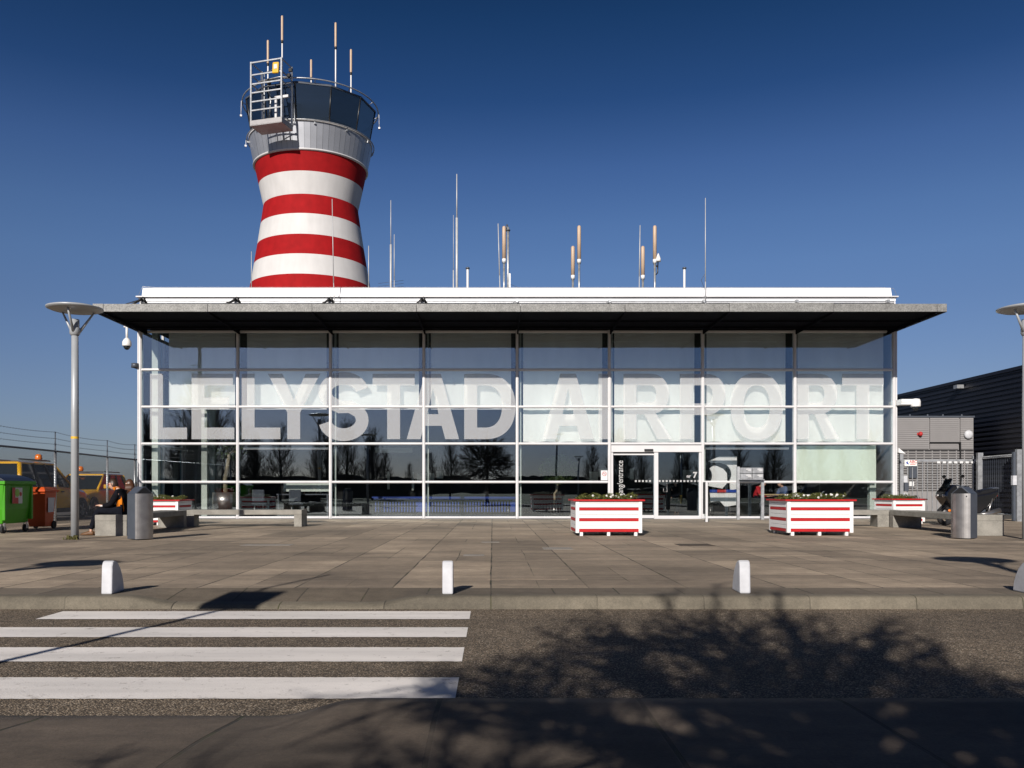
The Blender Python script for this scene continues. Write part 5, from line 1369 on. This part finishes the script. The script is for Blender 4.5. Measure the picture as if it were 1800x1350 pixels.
potted((wx(397,32.2),32.2,.006),'thick trunked tree in a round steel pot inside the first glass bay',.5,.90,2.35,.85,2.75,420)
potted((wx(976,32.6),32.6,.006),'bushy indoor tree with a slender trunk behind the fifth glass bay',.3,.35,1.35,.78,1.78,2600,tr=.05,plinth=.1)
t=thing('display_panel','pale upright panel inside behind the potted tree','panel',(wx(367,35),35,.006))
b=MB(); b.box(-.5,.5,0,.06,.55,2.12); b.box(.1,.18,-.04,.0,.6,1.95); b.build('board',M['pillar'],t)
b=MB(); b.box(-.5,.5,-.01,.05,0,.55); b.build('base',M['black'],t)
t=thing('desk','white desk with a screen inside the second glass bay','desk',(wx(540,32.5),32.5,.006))
b=MB(); b.box(-.9,.9,0,.7,.93,1.27,1); b.box(-.95,.95,-.05,.75,1.27,1.32); b.build('screen_unit',[M['white'],M['pillar']],t)
b=MB(); b.box(-1.1,.9,-.3,.1,.80,.84); b.box(-1.05,-1.0,-.3,.1,0,.8); b.box(.8,.85,-.3,.1,0,.8); b.build('table',M['slate'],t)
for px,l in ((455,'dark office chair inside near the left desk'),(520,'dark office chair inside in front of the white desk')):
    t=thing('office_chair',l,'chair',(wx(px,31.6),31.6,.006),R(20),'office chairs inside')
    b=MB(); b.box(-.25,.25,-.25,.25,.44,.5); b.build('seat',M['slate'],t,bevel=.03)
    b=MB(); b.box(-.22,.22,.22,.28,.55,1.0); b.build('backrest',M['slate'],t,bevel=.03)
    for k in range(4):
        a_=R(45+90*k); b=MB(); b.tube([(.22*math.cos(a_),.22*math.sin(a_),0),(.2*math.cos(a_),.2*math.sin(a_),.44)],.014,6); b.build('leg',M['stainless'],t)
t=thing('white_display','white folded display with big round cut-outs inside, right of the door','display stand',(wx(1270,30.7),30.7,.006))
def arc(cx,cz,r,a0,a1,n=14): return [(cx+r*math.cos(R(a0+(a1-a0)*k/n)),cz+r*math.sin(R(a0+(a1-a0)*k/n))) for k in range(n+1)]
b=MB(); b.prism([(-.50,2.02),(-.1,2.2),(.52,2.2),(.52,1.02),(.28,.98)]+arc(-.10,1.55,.42,-30,60)+[(-.1,1.97),(-.4,1.96)],'y',0,.06)
b.prism([(-.28,1.9),(.05,1.75),(.18,1.6),(.2,1.25),(0.02,1.04),(-.42,1.12)]+arc(-.75,1.5,.40,-60,40),'y',.08,.14)
b.prism([(-.45,.92),(.50,.92),(.50,.45),(.1,.38),(-.1,.6),(-.42,.55)],'y',.02,.08); b.build('white_sheets',M['white'],t)
b=MB(); b.box(-.46,.5,-.03,-.005,.90,1.0); b.build('blue_stripe',M['blue'],t)
b=MB(); b.box(-.2,.12,-.05,-.031,.90,1.0); b.build('red_stripe',M['wredsign'],t)
b=MB(); b.box(-.3,.3,0,.3,0,.4); b.build('base',M['black'],t)
t=thing('table','pale table inside beside the seated people','table',(wx(1360,31.5),31.5,.006))
b=MB(); b.box(-.6,.55,-.3,.3,.80,.84); b.build('top',M['wood'],t)
for x in (-.5,.45):
    b=MB(); b.tube([(x,0,0),(x,0,.8)],.03,6); b.build('leg',M['slate'],t)
t=thing('service_window','pale framed window at the back of the hall on the right','window',(wx(1482,36),36,.006))
b=MB(); b.box(-1.0,1.0,0,.05,.72,1.3); b.box(-1.06,1.06,-.03,0.0,.66,.72); b.build('frame',M['pillar'],t)
b=MB(); b.box(-.75,.65,-.02,-.001,.78,1.25); b.build('pane',M['carglass'],t)
for k,(px0,px1,y0_,y1_,l) in enumerate(((733,763,832,848,'pale square notice on the back wall near the fourth mullion'),(767,779,829,841,'small white notice on the back wall right of the square one'),(681,685,829,860,'tall narrow pale panel on the back wall, left one of the pair'),(724,728,830,862,'tall narrow pale panel on the back wall, right one of the pair'),(1036,1051,829,846,'pale notice behind the indoor tree'),(1052,1067,824,838,'pale notice near the no smoking sticker'),(1200,1228,826,846,'pale greenish panel behind the house number'),(1107,1114,824,842,'narrow pale notice behind the left door leaf'),(660,725,787,796,'long pale sign panel high on the back wall'))):
    D=37.3; b=MB(); b.box(wx(px0,D)-wx((px0+px1)/2,D),wx(px1,D)-wx((px0+px1)/2,D),-.03,0,-(y1_-y0_)/2*D/1500,(y1_-y0_)/2*D/1500)
    o=b.build('wall_notice',M['pillar'],loc=(wx((px0+px1)/2,D),D,wz((y0_+y1_)/2,D))); tag(o,l,'notice','notices on the back wall of the hall')
for px,l in ((483,'round ceiling lamp seen through the top pane of the second bay'),(765,'round ceiling lamp seen through the top pane of the fourth bay'),(1045,'round ceiling lamp seen through the top pane of the fifth bay')):
    b=MB(); b.lathe([(.22,-.18),(.12,-.05),(.05,0)],20,cap=True); tag(b.build('ceiling_lamp',M['wood'],loc=(wx(px,31.7),31.7,6.58)),l,'ceiling lamp','ceiling lamps in the hall')
# ------------------------------------------------------------------ trees behind the camera (shadow and reflections)
def rec(b,rnd,p,d,L_,r,depth,fan,n3=3,up=.12,rk=.5,sp=.75):
    pts=[Vector(p)]; dd=Vector(d).normalized(); k=3 if depth>0 else 2
    for i in range(k):
        dd=(dd+Vector((rnd.gauss(0,.16),rnd.gauss(0,.16),rnd.gauss(0,.12)+up))).normalized()
        pts.append(pts[-1]+dd*L_/k)
    rr=[r*(1-.55*i/k) for i in range(k+1)]
    b.tube(pts,rr,n3 if depth<2 else 5,0,False)
    if depth==0: return
    for j in range(fan[depth-1]):
        u=rnd.uniform(.25,1); i=min(int(u*k),k-1); q=pts[i].lerp(pts[i+1],u*k-i)
        ax=Vector((rnd.gauss(0,1),rnd.gauss(0,1),rnd.gauss(0,1))).normalized()
        nd=(dd+ax*sp).normalized()
        rec(b,rnd,q,nd,L_*rnd.uniform(.42,.62),r*rk,depth-1,fan,n3,up,rk,sp)
t=thing('bare_tree','round crowned leafless tree right behind the camera, its shadow on the road','tree',(-.40,-3.0,-.02))
rnd=random.Random(11); b=MB(); b.tube([(0,0,0),(.02,0,1.2),(0,.02,2.6),(.03,0,3.9),(.0,0,5.5)],[.13,.11,.09,.05,.03],10); b.build('trunk',M['bark'],t)
b=MB()
NB=58
for k in range(NB):
    a_=2*PI*k*.618; u=(((k*37)%NB)+.5)/NB; se=-.55+1.5*u; el=math.asin(max(-.99,min(.99,se))); z=2.3+.9*rnd.random()+.3*se; ln=(1.52-.22*u)*(1.08-.16*math.cos(a_))*rnd.uniform(.85,1.12)
    rec(b,rnd,(0,0,z),(math.cos(a_)*math.cos(el),math.sin(a_)*math.cos(el),math.sin(el)),ln,.038,3,(4,5,5),3,.03,.62,.62)
for k in range(14):
    a_=rnd.random()*6.28; z=rnd.uniform(3.6,5.0); rec(b,rnd,(0,0,z),(math.cos(a_)*.7,math.sin(a_)*.7,.9),.6,.014,1,(5,),3,.1)
b.build('crown',M['bark'],t,recalc=False)
protos=[]
for v in range(3):
    rnd=random.Random(30+v); tt=thing('bare_tree','','tree',(0,0,0),0,'bare trees behind the camera')
    H1=(10,8.5,9.5)[v]; b=MB(); b.tube([(0,0,-.2),(.1,0,H1*.3),(-.1,.1,H1*.6),(0,0,H1*.95)],[.2,.17,.1,.02],7); b.build('trunk',M['bark'],tt)
    b=MB()
    for k in range(38):
        a_=2*PI*k*.618; u=(k+.5)/38; z=H1*(.04+.82*u); el=R(40+25*u); ln=H1*.30*(1-.45*u)
        rec(b,rnd,(0,0,z),(math.cos(a_)*math.cos(el),math.sin(a_)*math.cos(el),math.sin(el)),ln,.06*(1-.5*u),2,(6,8),3,.2)
    b.build('crown',M['bark'],tt,recalc=False); protos.append(tt)
rnd=random.Random(5); used=set(); idx=0
spots=[]
for k in range(15): spots.append((-46+2.3*k+rnd.uniform(-.6,.6),-38-rnd.uniform(0,14),rnd.uniform(.8,1.08)))
for k in range(4): spots.append((-13+2.6*k,-44-rnd.uniform(0,8),rnd.uniform(.5,.75)))
for k in range(16): spots.append((12+2.6*k+rnd.uniform(-.6,.6),-40-rnd.uniform(0,14),rnd.uniform(.62,.85)))
spots.append((-23,-12,1.0)); spots.append((-26,-16,1.1))
words=['first','second','third','fourth','fifth','sixth','seventh','eighth','ninth','tenth','eleventh','twelfth','thirteenth','fourteenth','fifteenth','sixteenth','seventeenth','eighteenth','nineteenth','twentieth']
for i,(x,y,s) in enumerate(spots):
    side='left' if i<15 else ('middle' if i<19 else ('right' if i<35 else 'far left'))
    nn=i if i<15 else (i-15 if i<19 else (i-19 if i<35 else i-35))
    lab='leafless tree behind the camera, %s from the left of the %s row'%(words[nn],side)
    v=i%3
    if v not in used:
        used.add(v); o=protos[v]; o.location=(x,y,-.1); o.scale=(s,s,s); o.rotation_euler=(0,0,i*1.3); o['label']=lab
    else: dup(protos[v],(x,y,-.1),lab,i*1.3,(s,s,s))
t=thing('light_mast','very tall grey light mast behind the camera on the left, mirrored in the top pane','mast',(-23.8,-10.5,-.1))
b=MB(); b.tube([(0,0,0),(0,0,12.8)],[.2,.14],10); b.build('pole',M['steel'],t)
b=MB(); b.box(-.7,0,-.05,.05,11.2,11.25); b.box(0,.9,-.05,.05,9.9,9.95); b.box(-.2,.2,-.2,.2,12.6,12.9); b.build('bracket',M['steel'],t)
def woods(name,y,x0,x1,h,seed):
    b=MB(); n=int((x1-x0)/1.6); prev=None; top=[]
    for i in range(n+1):
        x=x0+(x1-x0)*i/n; z=h*(.55+.45*noise.noise((x*.02,seed,0))+.22*noise.noise((x*.13,seed,3))+.12*noise.noise((x*.6,seed,7))); top.append((x,z))
    vs=[]
    for x,z in top: vs+=[(x,y,-.2),(x,y,z),(x,y-14,z*.95),(x,y-14,-.2)]
    b.add(vs,[(4*i+j,4*i+4+j,4*i+5+j,4*i+1+j) for i in range(n) for j in range(3)])
    o=b.build(name,M['bark']); o['kind']='stuff'
woods('distant_wood',-190,-300,300,6.5,1.3)
woods('undergrowth',-62,-70,-11,5.0,2.2)
woods('undergrowth',-66,14,75,3.4,6.2)
woods('distant_wood',420,-700,500,7,4.1)
